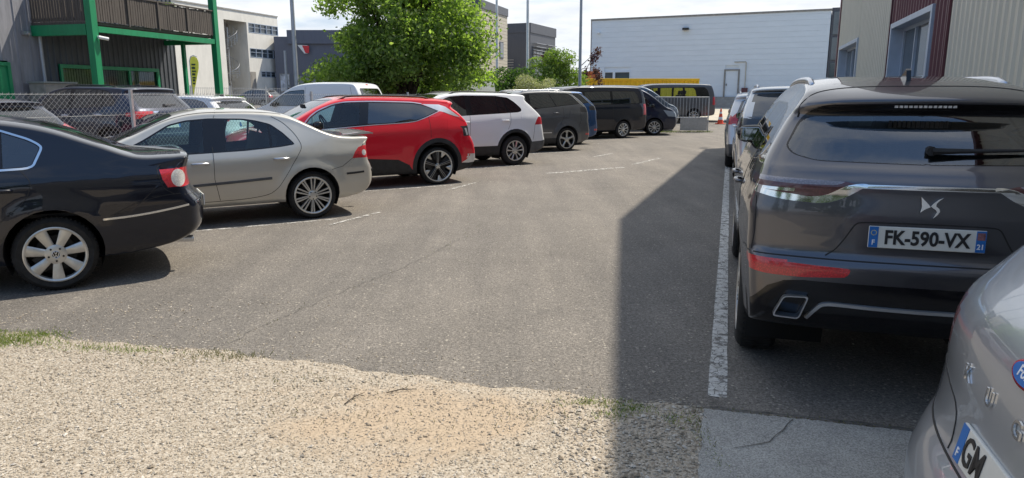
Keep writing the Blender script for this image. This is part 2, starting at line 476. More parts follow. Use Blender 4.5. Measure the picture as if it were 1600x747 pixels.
# ------------------------------------------------------------------ wheels
WHEELS = {}
def wheel_meshes(key, rt, rr, wd, style):
    """tyre, rim and the dark barrel behind it, axle along +y, outer face at y=0"""
    if key in WHEELS: return WHEELS[key]
    t = MB(); sw = .014
    t.lathe([(rr-.004, -.012), (rr+.006, -.002), (rr+.02, .0), (rt-(rt-rr)*.45, sw*.4), (rt-.028, -.004), (rt-.010, -.018), (rt-.002, -.040),
             (rt, -wd*.5), (rt-.002, -wd+.040), (rt-.010, -wd+.018), (rt-.028, -wd), (rr, -wd+.01)], 56)
    for k in range(56):   # tread blocks catch the light on the rear shoulder
        a = 2*math.pi*k/56
        m_ = Matrix.Rotation(-a, 4, 'Y')
        t.box(rt-.012, rt+.0025, -wd*.46, -.030, -.006, .006, 0, m_); t.box(rt-.012, rt+.0025, -wd+.03, -wd*.54, -.006, .006, 0, m_)
    b = MB(); b.lathe([(rr-.012, -.02), (rr-.03, -wd*.9)], 40); b.lathe([(rr*.66, -.085), (rr*.66, -.10), (.04, -.10)], 32); b.lathe([(.001, -.09), (rr*.66, -.085)], 32)
    b.lathe([(rr-.03, -wd*.88), (.05, -wd*.88)], 32)
    a0 = R(35); b.box(rr*.38, rr*.72, -.12, -.055, -.07, .07, 0, Matrix.Rotation(a0, 4, 'Y'))
    r = MB(); d = MB()
    r.lathe([(rr+.004, -.012), (rr+.004, .003), (rr-.006, .006), (rr-.018, .0), (rr-.024, -.03)], 56)
    def spoke(ang, r0, w0, r1, w1, y0=-.012, y1=-.002, off0=0., off1=0., m=0, mbx=None):
        c, s = math.cos(ang), math.sin(ang)
        def P(rad, tt, y): return (rad*c-tt*s, y, rad*s+tt*c)
        th = .03
        vs = []
        for rad, w, o, y in ((r0, w0, off0, y0), ((r0+r1)/2, (w0+w1)/2, (off0+off1)/2, (y0+y1)/2+.004), (r1, w1, off1, y1)):
            vs += [P(rad, o-w/2, y-.008), P(rad, o-w*.32, y), P(rad, o+w*.32, y), P(rad, o+w/2, y-.008), P(rad, o+w/2, y-th), P(rad, o-w/2, y-th)]
        fs = []
        for i in range(2):
            for k in range(6): fs.append((i*6+k, i*6+(k+1) % 6, (i+1)*6+(k+1) % 6, (i+1)*6+k))
        (mbx or r).add(vs, fs, m)
    hub = .075
    if style == 'seven':
        for k in range(7): spoke(R(90)+2*math.pi*k/7+math.pi/7, .055, .052, rr-.008, .098)
        hub = .082
    elif style == 'pairs':
        for k in range(10):
            a = R(90)+2*math.pi*k/10+R(3)
            sp = .019 if k % 2 == 0 else .0125
            for sg in (-1, 1): spoke(a, .06, .019, rr-.01, .027, off0=sg*sp*.62, off1=sg*sp*1.45)
        hub = .062
    elif style == 'aero':
        for k in range(5):
            a = R(90)+2*math.pi*k/5
            spoke(a, .05, .05, rr-.012, .12, m=1, y0=-.018, y1=-.012)
            for sg in (-1, 1):
                spoke(a, .045, .006, rr-.014, .006, off0=sg*.010, off1=sg*.016, y0=-.010, y1=-.003)
            spoke(a+R(36)-R(8), rr*.62, .02, rr-.014, .10, off1=.0, y0=-.02, y1=-.008)
            spoke(a+R(36)+R(16), rr*.45, .03, rr-.014, .05, m=1, y0=-.03, y1=-.022)
        hub = .05
    elif style == 'ten':
        for k in range(5):
            a = R(90)+2*math.pi*k/5
            for sg in (-1, 1): spoke(a, .045, .022, rr-.008, .05, off0=sg*.018, off1=sg*.062)
        for k in range(5): spoke(R(90)+2*math.pi*(k+.5)/5, .06, .02, rr-.01, .028, y0=-.02, y1=-.014, m=1)
    elif style == 'star':
        for k in range(5):
            a = R(90)+2*math.pi*k/5
            spoke(a, .04, .06, rr-.01, .030)
            for sg in (-1, 1): spoke(a, rr*.66, .014, rr-.01, .016, off0=sg*.012, off1=sg*.052)
        for k in range(10): spoke(R(108)+2*math.pi*k/10, .06, .02, rr-.01, .03, y0=-.03, y1=-.022, m=1)
    elif style == 'petal':
        for k in range(10): spoke(R(90)+2*math.pi*k/10, .055, .022, rr-.004, .062 if k % 2 == 0 else .05)
    elif style == 'five':
        for k in range(5): spoke(R(90)+2*math.pi*k/5, .045, .07, rr-.006, .06)
    r.lathe([(hub, -.03), (hub, -.008), (hub*.72, .0), (.03, .0), (.03, .003), (.0005, .004)], 32)
    nb = 5
    for k in range(nb):
        a = R(90)+2*math.pi*k/nb+R(36); rad = min(.056, hub*.78)
        r.lathe([(.009, -.02), (.0088, .0035), (.0004, .0032)], 8, m=1, c=(rad*math.cos(a), 0, rad*math.sin(a)))
    WHEELS[key] = (t, b, r); return WHEELS[key]

WOBJ = {}
def add_wheel(parent, key, rt, rr, wd, style, pos, side, rotz=0, rim_mats=None):
    t, b, r = wheel_meshes(key, rt, rr, wd, style)
    if key not in WOBJ:
        w = b.obj('wheel', M['barrel'], None, True, 35)
        ty = t.obj('tyre', M['rubber'], w, True, 35)
        ri = r.obj('rim', rim_mats or [M['alu'], M['alu_dark']], w, True, 32)
        for o in (w, ty, ri):
            bm = bmesh.new(); bm.from_mesh(o.data); bmesh.ops.recalc_face_normals(bm, faces=bm.faces); bm.to_mesh(o.data); bm.free()
        WOBJ[key] = w
    else: w = copy_tree(WOBJ[key])
    w.parent = parent; w.location = pos
    w.rotation_euler = (0, random.uniform(0, 6.28) if S_spin else 0, 0 if side > 0 else math.pi)
    return w
S_spin = False

# ------------------------------------------------------------------ text as mesh
def text_mesh(txt, size=.1, depth=.002, bold=0.0, xs=1.0):
    cu = bpy.data.curves.new('t', 'FONT'); cu.body = txt; cu.size = size; cu.extrude = depth; cu.align_x = 'CENTER'; cu.align_y = 'CENTER'
    cu.offset = bold; cu.resolution_u = 3
    o = bpy.data.objects.new('t', cu); COL.objects.link(o); bpy.context.view_layer.update()
    me = bpy.data.meshes.new_from_object(o.evaluated_get(bpy.context.evaluated_depsgraph_get()))
    vs = [(v.co.x*xs, v.co.y, v.co.z) for v in me.vertices]; fs = [tuple(p.vertices) for p in me.polygons]
    bpy.data.objects.remove(o); bpy.data.curves.remove(cu); bpy.data.meshes.remove(me)
    return vs, fs

def frame(o, xd, yd):
    x = Vector(xd).normalized(); y = Vector(yd); y = (y-x*y.dot(x)).normalized(); z = x.cross(y)
    m = Matrix((x, y, z)).transposed().to_4x4(); m.translation = Vector(o); return m

# ------------------------------------------------------------------ whole car
def car(S, name, label, cat, loc, ang, group=None):
    root = empty(name, (loc[0], loc[1], loc[2] if len(loc) > 2 else 0), R(ang), label, cat, group)
    bm, W = build_half(S)
    surf = Surf(bm)
    lay = bm.faces.layers.int.new('fid')
    xmin = min(p[0] for p in S['sil']); feats = []                       # (part name, material, mode)
    def feat(n, m, polys, mode='pair'):
        fid = len(feats)+1; feats.append((n, m, mode))
        for view, poly in polys:
            lim = None
            if view == 'R': lim = lambda c: c.x < xmin+.28 or (c.x < -.28 and c.y < .70)
            if view == 'F': lim = lambda c: c.x > S['wb']+.38
            cut(bm, poly, view, fid, lay, lim)
    for F in S.get('pre', ()): feat(*F)
    rt, ra = S['rt'], S['ra']
    for xa in (0., S['wb']):
        if 'arch_out' in S: feat('wheel_arch_trim', S.get('arch_mat', 'plastic'), [('S', ell(xa, S.get('az', rt), S['arch_out'], S['arch_out'], 30))])
    for F in S.get('clad', ()): feat(*F)
    if 'dlo' in S:
        D = S['dlo']; outer = rounded(D['outer'], .035, 2)
        feat('window_frame', D.get('frame', 'gplastic'), [('S', outer)])
        panes = inset(outer, D.get('inset', .016))
        rest = panes
        for i, (xb, zb, xt, zt, wdt) in enumerate(D.get('div', ())):   # from the front to the rear
            a, b = (xb, zb), (xt, zt)
            front = clip(rest, (xb+wdt/2, zb), (xt+wdt/2, zt), False); rest = clip(rest, (xb-wdt/2, zb), (xt-wdt/2, zt), True)
            if len(front) > 2: feat('side_window', D.get('mats', ['g_mid']*9)[i], [('S', front)])
        feat('side_window', D.get('mats', ['g_mid']*9)[len(D.get('div', ()))], [('S', rest)])
    for F in S.get('feat', ()): feat(*F)
    wells = []
    for xa in (0., S['wb']):
        feat('well', None, [('S', ell(xa, S.get('az', rt), ra, ra, 30))], 'drop')
    bm.faces.ensure_lookup_table(); bm.verts.index_update()
    by = {}
    for f in bm.faces: by.setdefault(f[lay], []).append(f)
    # body, with the panel gaps in its own mesh
    body = take(by.get(0, []), both=True)
    o = body.obj('body', [S['paint'] if not isinstance(S['paint'], str) else M[S['paint']], M['seam']], root); weld(o)
    gaps = MB()
    for view, pts, w in S.get('gaps', ()): surf.ribbon(gaps, view, pts, w, .0022, step=.03)
    if gaps.v:
        me = o.data; tmp = bmesh.new(); tmp.from_mesh(me)
        for s in (1, -1):
            vs = [tmp.verts.new((v[0], v[1]*s, v[2])) for v in gaps.v]
            for q in gaps.f:
                try: f = tmp.faces.new([vs[i] for i in (q if s > 0 else q[::-1])]); f.material_index = 1
                except ValueError: pass
        tmp.to_mesh(me); tmp.free()
    made = {}
    for i, (n, m, mode) in enumerate(feats):
        fs = by.get(i+1)
        if not fs or mode == 'drop': continue
        if mode == 'one':
            p = take(fs, both=True).obj(n, M[m], root); weld(p); made[n] = p
        else:
            for s in (1, -1):
                p = take(fs, sgn=s).obj(n, M[m], root, True)
    # strips lying on the body
    for n, m, view, pts, w, h, mode, closed in S.get('strips', ()):
        mb = MB(); surf.ribbon(mb, view, pts, w, h, 0, closed)
        if not mb.v: continue
        if mode == 'one':
            k = MB(); k.add(mb.v, mb.f); k.add([(v[0], -v[1], v[2]) for v in mb.v], [q[::-1] for q in mb.f]); k.obj(n, M[m], root, True, 40)
        else:
            for s in (1, -1):
                k = MB(); k.add([(v[0], v[1]*s, v[2]) for v in mb.v], [q if s > 0 else q[::-1] for q in mb.f]); k.obj(n, M[m], root, True, 40)
    # wheel wells and wheels
    for xa in (0., S['wb']):
        for s in (1, -1):
            wl = MB(); zc = S.get('az', rt); n = 22; vs = []; a0, a1 = R(-28), R(208)
            for k in range(n+1):
                a = a0+(a1-a0)*k/n; x = xa+ra*math.cos(a); z = zc+ra*math.sin(a)
                yo = W(x, max(z, S['zs']+.02))-.002
                vs += [(x, s*yo, z), (x, s*(S['hw']-.50), z)]
            fs = [(2*k, 2*k+2, 2*k+3, 2*k+1) for k in range(n)]
            wl.add(vs, fs)
            c = [(xa+ra*math.cos(a0+(a1-a0)*k/n), s*(S['hw']-.50), zc+ra*math.sin(a0+(a1-a0)*k/n)) for k in range(n+1)]
            wl.add(c, [tuple(range(n+1))])
            wm = wl.obj('wheel_well', M['liner'], root); weld(wm)
    for xa in (0., S['wb']):
        for s in (1, -1):
            add_wheel(root, S['wkey'], rt, S['rr'], S.get('tw', .215), S['style'], (xa, s*(S['hw']-S.get('inb', .028)), rt), s, rim_mats=S.get('rim_mats'))
    # cabin
    cb = S.get('cabin')
    if cb:
        x0, x1, zb = cb['x0'], cb['x1'], cb['z']
        tub = MB(); wI = S['hw']-.14
        tub.box(x0, x1, -wI, wI, zb-.36, zb-.33); tub.box(x1-.45, x1, -wI, wI, zb-.3, zb-.03)
        tub.box(x0-.05, x0+.5, -wI, wI, zb-.2, zb-.10)
        tub.obj('cabin_trim', M['cabin'], root)
        def seat(x, y, w, nm, hr=(0,)):
            q = MB()
            q.box(x-.06, x+.48, y-w/2, y+w/2, zb-.40, zb-.22)
            mt = Matrix.Translation((x, y, zb-.30)) @ Matrix.Rotation(R(-16), 4, 'Y')
            q.box(-.12, .02, -w/2, w/2, 0, .52, 0, mt)
            for h in hr: q.box(-.10, -.01, h-.13, h+.13, .56, .76, 0, mt); q.box(-.06, -.045, h-.04, h+.04, .5, .6, 0, mt)
            q.obj(nm, M[cb.get('mat', 'seat')], root, bevel=.03)
        seat(cb['f'], .37, .50, 'front_seat'); seat(cb['f'], -.37, .50, 'front_seat')
        if 'r' in cb: seat(cb['r'], 0, 1.25, 'rear_seat', (-.4, 0, .4))
        sx = cb['f']+.62
        st = MB(); n = 20
        mt = Matrix.Translation((sx, .37, zb+.04)) @ Matrix.Rotation(R(-65), 4, 'Y')
        ring = [mt @ Vector((.185*math.cos(2*math.pi*k/n), .185*math.sin(2*math.pi*k/n), 0)) for k in range(n)]
        st.tube(ring+[ring[0]], .014, 6); st.bar(mt @ Vector((-.18, 0, 0)), mt @ Vector((.18, 0, 0)), .03, .02); st.tube([mt @ Vector((0, 0, 0)), mt @ Vector((0, 0, -.25))], .03, 6)
        st.obj('steering_wheel', M['cabin'], root, True, 40)
        mi = MB(); mt = Matrix.Translation((sx+.28, 0, S['zr']-.17)); mi.box(-.02, .02, -.12, .12, -.035, .035, 0, mt); mi.obj('interior_mirror', M['cabin'], root, bevel=.01)
    # door mirrors
    if 'mirror' in S:
        mx, my, mz, mm = S['mirror'][:4]; mh = S['mirror'][4] if len(S['mirror']) > 4 else .105
        for s in (1, -1):
            q = MB(); n = 10
            pr = [(0.0, .30), (.02, .8), (.05, 1.0), (.09, .95), (.13, .7), (.155, .3)]
            vs = []; fs = []
            for a, k in pr:
                for j in range(16):
                    t = 2*math.pi*j/16; c_, s_ = math.cos(t), math.sin(t)
                    vs.append((mx+a, s*(my+mh+mh*k*math.copysign(abs(c_)**.6, c_)), mz+.075*k*math.copysign(abs(s_)**.7, s_)))
            for i in range(len(pr)-1):
                for j in range(16): fs.append((i*16+j, i*16+(j+1) % 16, (i+1)*16+(j+1) % 16, (i+1)*16+j))
            fs.append(tuple(range(16))); fs.append(tuple(range(5*16+15, 5*16-1, -1)))
            q.add(vs, fs)
            wy = W(mx+.05, mz-.09)
            q.bar((mx+.06, s*(wy-.03), mz-.09), (mx+.06, s*(my+.06), mz-.05), .07, .035)
            mo = q.obj('door_mirror', mm if not isinstance(mm, str) else M[mm], root, True, 50, recalc=True)
            g = MB(); g.box(mx-.004, mx+.006, s*(my+mh)-mh*.82, s*(my+mh)+mh*.82, mz-.055, mz+.055)
            g.obj('mirror_glass', M['mirror'], mo, bevel=.004)
    # handles
    for x, z in S.get('handles', ()):
        for s in (1, -1):
            h = surf.hit('S', x, z)
            if not h: continue
            y = h[0].y; q = MB()
            q.tube([(x-.10, s*(y-.004), z), (x-.085, s*(y+.026), z+.002), (x, s*(y+.036), z+.005), (x+.085, s*(y+.026), z+.002), (x+.10, s*(y-.004), z)], [.010, .014, .015, .014, .010], 8)
            q.obj('door_handle', M[S['handle_mat']] if isinstance(S['handle_mat'], str) else S['handle_mat'], root, True)
    for fn in S.get('extra', ()): fn(root, surf, W, S)
    bm.free()
    return root
M['mirror'] = simple('mirror_silvering', (.32, .36, .40), .03, 1., .02)
# ------------------------------------------------------------------ car kinds
def arc_pts(cx, cz, r, a0, a1, n=14): return [(cx+r*math.cos(R(a0+(a1-a0)*k/n)), cz+r*math.sin(R(a0+(a1-a0)*k/n))) for k in range(n+1)]

def rear_plate(root, surf, z, tilt=0., txt=None, dept=None, x_out=.012, blank=True):
    h = surf.hit('R', 0, z)
    nn = h[1]; up = Vector((0, 0, 1)); up = (up-nn*up.dot(nn)).normalized()
    m = frame(h[0]+nn*x_out, (0, -1, 0), up)
    q = MB(); q.box(-.26, .26, -.055, .055, -.012, .0, 0, m)
    p = q.obj('number_plate', M['plate_white'], root, bevel=.004)
    for sx, nm in ((-.237, 'country_band'), (.237, 'region_band')):
        b = MB(); b.box(sx-.021, sx+.021, -.0525, .0525, -.004, .0016, 0, m); b.obj(nm, M['plate_blue'], p)
    if txt:
        v, f = text_mesh(txt, .098, .0012, .0028, .84); k = MB(); k.add([m @ (Vector(a)+Vector((0, -.002, .002))) for a in v], f); k.obj('plate_lettering', M['ink'], p)
        for s, sx, sy, sz in (('F', -.237, -.028, .036), (dept or '', .237, -.026, .036)):
            if s: v, f = text_mesh(s, sz, .0012, .0006, .9); k = MB(); k.add([m @ (Vector(a)+Vector((sx, sy, .0024))) for a in v], f); k.obj('band_lettering', M['white_ink'], p)
        k = MB()   # ring of stars on the country band, regional badge on the other
        for j in range(12):
            a = 2*math.pi*j/12; c = m @ Vector((-.237+.012*math.cos(a), .022+.012*math.sin(a), .002)); k.lathe([(.0022, 0), (.0, .0004)], 5, c=(0, 0, 0)) if False else k.add([c+(m.to_3x3() @ Vector((.0026*math.cos(R(90+72*t)), .0026*math.sin(R(90+72*t)), 0))) for t in range(5)], [(0, 1, 2, 3, 4)])
        k.obj('star_ring', M['star'], p)
        k = MB(); k.box(.220, .254, .008, .044, .0016, .0022, 0, m); k.obj('region_badge', M['badge_red'], p)
    return p
M['star'] = simple('star_yellow', (.55, .48, .10), .5)
M['badge_red'] = simple('badge_red_brown', (.20, .09, .10), .5, 0, .5, 90)

def rails(zf, y=.58, x0=-.1, x1=1.55, m='plastic', up=.035, r=.016):
    def fn(root, surf, W, S):
        for s in (1, -1):
            q = MB(); pts = []
            for i in range(13):
                t = i/12; x = x0+(x1-x0)*t; h = surf.hit('T', x, y)
                b = h[0].z if h else zf
                e = min(1, t/.12, (1-t)/.12); pts.append((x, s*y, b-.012+(up+.012)*math.sin(e*math.pi/2)))
            q.tube(pts, r, 8); q.obj('roof_rail', M[m], root, True)
    return fn
def fin(x):
    def fn(root, surf, W, S):
        h = surf.hit('T', x, .001); z = h[0].z if h else S['zr']; q = MB()
        q.prism([(x-.09, z-.01), (x-.075, z+.045), (x-.055, z+.055), (x+.09, z-.01)], lambda p: (p[0], -.012, p[1]), lambda p: (p[0], .012, p[1]))
        q.obj('roof_aerial', M['gplastic'], root)
    return fn
def wiper(y0, z0, y1, z1):
    def fn(root, surf, W, S):
        q = MB(); P = []
        for i in range(7):
            t = i/6; h = surf.hit('R', y0+(y1-y0)*t, z0+(z1-z0)*t)
            if h: P.append(h[0]+h[1]*(.028-.006*t))
        q.tube(P, [.020, .016, .013, .011, .010, .009, .007][:len(P)], 6); q.tube([P[0]-Vector((-.05, 0, 0)), P[0]], .024, 10)
        q.obj('rear_wiper', M['plastic'], root, True, 40)
    return fn
def plate(z, **k):
    return lambda root, surf, W, S: rear_plate(root, surf, z, **k)
def spoiler(x0, x1, z, wy, th=.028, m=None, droop=.015):
    def fn(root, surf, W, S):
        q = MB(); n = 17; vs = []; fs = []
        for i in range(n):
            y = -wy+2*wy*i/(n-1); e = 1-abs(y/wy)**4
            xa = x0-.02*(1-e); xb = x1+.10*(abs(y/wy)**2); zz = z-droop*(abs(y/wy)**2)
            for (x, dz) in ((xa, .004), (xa+.03, .016), ((xa+xb)/2, .012), (xb, -.01), (xb, -.03), (xa+.04, -th*e-.004), (xa+.004, -.010)):
                vs.append((x, y, zz+dz))
        for i in range(n-1):
            for k in range(7): fs.append((i*7+k, i*7+(k+1) % 7, (i+1)*7+(k+1) % 7, (i+1)*7+k))
        fs += [tuple(range(7)), tuple((n-1)*7+k for k in range(6, -1, -1))]
        q.add(vs, fs); q.obj('boot_spoiler', M[m or S['paint']], root, True, 40, recalc=True)
    return fn

# --- black saloon
SALOON = dict(paint='black_paint', hw=.91, zs=.25, zr=1.47, wr=.60, wb=2.71, rt=.316, ra=.365, az=.335, rr=.232, wkey='seven', style='seven', tw=.205, ds=.04, rows=20, K=12,
  sil=[(-.60,.24,.06,.02),(-1.02,.31,.12,.03),(-1.20,.42,.19,0),(-1.245,.55,.21,0,2.3),(-1.235,.68,.21,0,2.3),(-1.18,.73,.18,0),(-1.13,.84,.17,0),(-1.12,.98,.15,-.02),(-1.14,1.085,.11,-.04),(-1.11,1.118,.05,-.05),
   (-.95,1.125,0,-.06),(-.68,1.135,0,-.06),(-.38,1.25,0,-.07),(.02,1.395,0,-.08),(.45,1.465,0,-.085),(1.,1.485,0,-.085),(1.5,1.46,0,-.085),(1.85,1.4,0,-.08),(2.4,1.17,0,-.06),(2.75,1.02,0,-.04),(3.1,.95,0,-.05),(3.5,.82,-.04,-.06),(3.68,.68,-.12,-.04),(3.72,.5,-.18,0),(3.68,.33,-.14,.02),(3.4,.22,-.06,.02)],
  belt=[(-1.2,1.0),(.1,1.03),(1,1.0),(2.8,.93),(3.7,.75)], plan=[(-1.25,.90),(-1.0,.945),(-.6,.985),(0,1),(2.4,1),(3.1,.97),(3.7,.86)], gplan=[(-1.2,1.28),(-.6,1.16),(.2,1.04),(.8,1),(2,1),(2.8,1.2)],
  swage=[([(-1.1,.955),(.1,.945),(3.4,.86)],.010,.02,.10)],
  dlo=dict(outer=[(.30,1.352),(.2,1.314),(.1,1.276),(.035,1.236),(.008,1.205),(.045,1.13),(.088,1.045),(.3,1.037),(1.,1.02),(2.25,.97),(2.3,1.0),(2.2,1.10),(1.65,1.36),(1.2,1.405),(.7,1.40)], div=[(1.06,1.02,1.02,1.41,.09),(.30,1.03,.29,1.38,.03)], mats=['g_mid']*4),
  feat=[('rear_window','g_mid',[('T',[(.02,-.01),(.02,.50),(-.20,.56),(-.58,.63),(-.66,.5),(-.67,-.01)])],'one'),
   ('windscreen','g_mid',[('T',[(1.75,-.01),(1.78,.5),(2.1,.6),(2.55,.7),(2.68,.5),(2.72,-.01)])],'one'),
   ('tail_lamp','redlamp',[('S',[(-.845,.985),(-1.30,1.0),(-1.30,.835),(-.90,.826),(-.862,.90)]),('R',[(.50,.99),(1.1,1.0),(1.1,.82),(.52,.83),(.46,.90)])]),
   ('reversing_lens','clearlamp',[('S',ell(-.995,.905,.062,.078)),]),
   ('headlamp','headlamp',[('S',[(3.3,.78),(3.8,.72),(3.8,.62),(3.4,.66)]),('F',[(.45,.66),(.9,.72),(.9,.82),(.5,.76)])]),
   ('front_grille','plastic',[('F',[(-.01,.3),(.5,.3),(.42,.72),(-.01,.74)])],'one')],
  strips=[('window_chrome','chrome','S',[(1.65,1.362),(1.2,1.408),(.7,1.402),(.40,1.372),(.30,1.352),(.2,1.314),(.1,1.276),(.035,1.236),(.008,1.205),(.045,1.13),(.088,1.045),(.3,1.037),(1.,1.02),(2.25,.97)],.022,.004,'pair',False),
   ('window_divider','gplastic','S',[(.30,1.04),(.29,1.35)],.022,.003,'pair',False),
   ('bumper_chrome','chrome','S',[(-.37,.585),(-.55,.592),(-.76,.612),(-.95,.64),(-1.06,.66)],.022,.006,'pair',False),
   ('bumper_chrome','chrome','R',[(.80,.668),(.6,.676),(.3,.68)],.022,.006,'pair',False)],
  gaps=[('S',[(.17,1.03),(.10,.93),(.16,.78),(.36,.62),(.42,.50)],.006),('S',[(1.04,1.0),(1.06,.5),(1.05,.3)],.006),('S',[(-.36,.56),(-.6,.70),(-.86,.76),(-1.0,.765)],.006),('S',[(-.86,1.03),(-.82,1.0),(-.86,.82),(-.95,.76)],.006),('R',[(.88,.755),(.5,.735),(.3,.735)],.006)],
  handles=[(.34,.875),(1.30,.865)], handle_mat='black_paint', cabin=dict(x0=-.2,x1=2.3,z=.98,f=1.25,r=.62), mirror=(2.0,0.78,1.04,'black_paint'))
def saloon_extra(root, surf, W, S):
    p = rear_plate(root, surf, .615, x_out=.012)
    q = MB(); q.tube([(-1.10,.56,.29),(-.9,.56,.31)], .033, 14, caps=False)
    q.obj('exhaust_tip', M['satin'], root, True)
SALOON['extra'] = [saloon_extra]

# --- champagne silver fastback
FAST = dict(paint='champagne', hw=.886, zs=.24, zr=1.45, wr=.585, wb=2.75, rt=.318, ra=.362, az=.335, rr=.246, wkey='pairs', style='pairs', tw=.215, ds=.04, rows=20, K=12,
  sil=[(-.52,.24,.05,.02),(-.80,.31,.10,.03),(-.915,.43,.16,0),(-.95,.60,.19,0,2.3),(-.93,.675,.18,0,2.3),(-.88,.75,.16,0),(-.86,.88,.15,0),(-.85,1.0,.12,-.02),(-.86,1.06,.08,-.03),(-.83,1.085,.03,-.04),(-.6,1.092,0,-.04),
   (-.42,1.112,0,-.045),(-.24,1.17,0,-.06),(0,1.29,0,-.075),(.2,1.385,0,-.08),(.5,1.445,0,-.09),(1.0,1.465,0,-.09),(1.35,1.45,0,-.09),(1.65,1.38,0,-.085),(2.1,1.17,0,-.065),(2.5,1.0,0,-.04),(2.9,.93,0,-.05),(3.3,.82,-.03,-.06),(3.5,.68,-.12,-.04),(3.58,.5,-.18,0),(3.5,.3,-.12,.02),(3.2,.22,-.05,.02)],
  belt=[(-.9,.985),(.19,.985),(.8,.925),(1.4,.91),(2.3,.9),(3.5,.75)], plan=[(-.95,.905),(-.7,.955),(-.3,.99),(.2,1),(2.4,1),(3.0,.97),(3.6,.86)], gplan=[(-.9,1.30),(-.4,1.15),(.1,1.05),(.6,1),(2,1),(2.6,1.25)],
  swage=[([(-.8,.885),(.3,.86),(3.2,.80)],.008,.018,.07)], flare=.026,
  dlo=dict(outer=[(2.2,.985),(2.087,1.043),(1.97,1.10),(1.666,1.279),(1.466,1.328),(1.203,1.348),(.796,1.339),(.636,1.314),(.464,1.266),(.326,1.155),(.187,1.001),(.382,.973),(.825,.938),(1.14,.928),(1.45,.918),(2.1,.90)], inset=.020, div=[(1.18,.9,1.14,1.36,.26),(.50,.9,.49,1.36,.030)], mats=['g_clear','g_clear','g_clear']),
  feat=[('rear_window','g_mid',[('T',[(.17,-.01),(.16,.50),(.02,.555),(-.22,.64),(-.40,.665),(-.52,.60),(-.58,.45),(-.60,-.01)])],'one'),
   ('windscreen','g_clear',[('T',[(1.60,-.01),(1.60,.5),(1.7,.58),(2.1,.66),(2.38,.70),(2.45,.5),(2.48,-.01)])],'one'),
   ('tail_lamp','redlamp',[('S',[(-1.1,.965),(-.72,.957),(-.655,.935),(-.60,.872),(-.56,.79),(-1.1,.797)]),('R',[(.62,.93),(1.0,.97),(1.0,.79),(.60,.79)])]),
   ('reversing_lens','clearlamp',[('S',ell(-.735,.862,.034,.040))]),
   ('headlamp','headlamp',[('S',[(3.1,.80),(3.7,.70),(3.7,.58),(3.3,.62)]),('F',[(.4,.60),(.9,.66),(.9,.80),(.45,.70)])])],
  strips=[('side_moulding','grey_plastic','S',[(.52,.580),(.60,.577),(.95,.556),(2.2,.50)],.036,.012,'pair',False),
   ('bumper_moulding','plastic','S',[(-.47,.585),(-.60,.590),(-.72,.600)],.030,.010,'pair',False),('bumper_moulding','plastic','R',[(.76,.612),(.5,.625),(.2,.63)],.030,.010,'pair',False),
   ('roof_strip','plastic','T',[(.30,.565),(.9,.585),(1.5,.59),(2.1,.68)],.016,.003,'pair',False)],
  gaps=[('S',[(.44,1.36),(.30,1.28),(.18,1.14),(.115,1.01),(.12,.94),(.20,.82),(.34,.60),(.45,.44),(.57,.36),(.9,.322),(1.9,.315),(2.2,.34)],.007),('S',[(1.20,1.0),(1.21,.6),(1.16,.33)],.007),('S',[(1.10,1.44),(1.14,1.35)],.006),('S',[(-.26,.655),(-.42,.69),(-.56,.79)],.006)],
  handles=[(.385,.826),(1.36,.80)], handle_mat='satin', cabin=dict(x0=-.3,x1=2.2,z=.93,f=1.25,r=.62), mirror=(1.92,0.76,.97,'champagne'))
def fast_extra(root, surf, W, S):
    q = MB(); q.tube([(-.80,0,.34),(-.98,0,.33),(-1.06,0,.36),(-1.075,0,.44)], .018, 8); 
    prof = [(.0005,.075)]+[(.040*math.sin(math.pi*k/9), .035+.04*math.cos(math.pi*k/9)) for k in range(1, 9)]+[(.02,-.005)]
    q.lathe(prof, 14, axis='z', c=(-1.075,0,.42)); q.obj('tow_ball', M['tow'], root, True, 50)
    e = MB(); e.tube([(-.72,.50,.27),(-.55,.50,.29)], .026, 12); e.box(-.6,-.5,.2,.62,.25,.30); e.obj('exhaust_pipe', M['barrel'], root, True, 40)
FAST['extra'] = [fast_extra, spoiler(-.915,-.60,1.125,.66)]
M['tow'] = simple('tow_ball_cap', (.06,.06,.065), .35, .3)

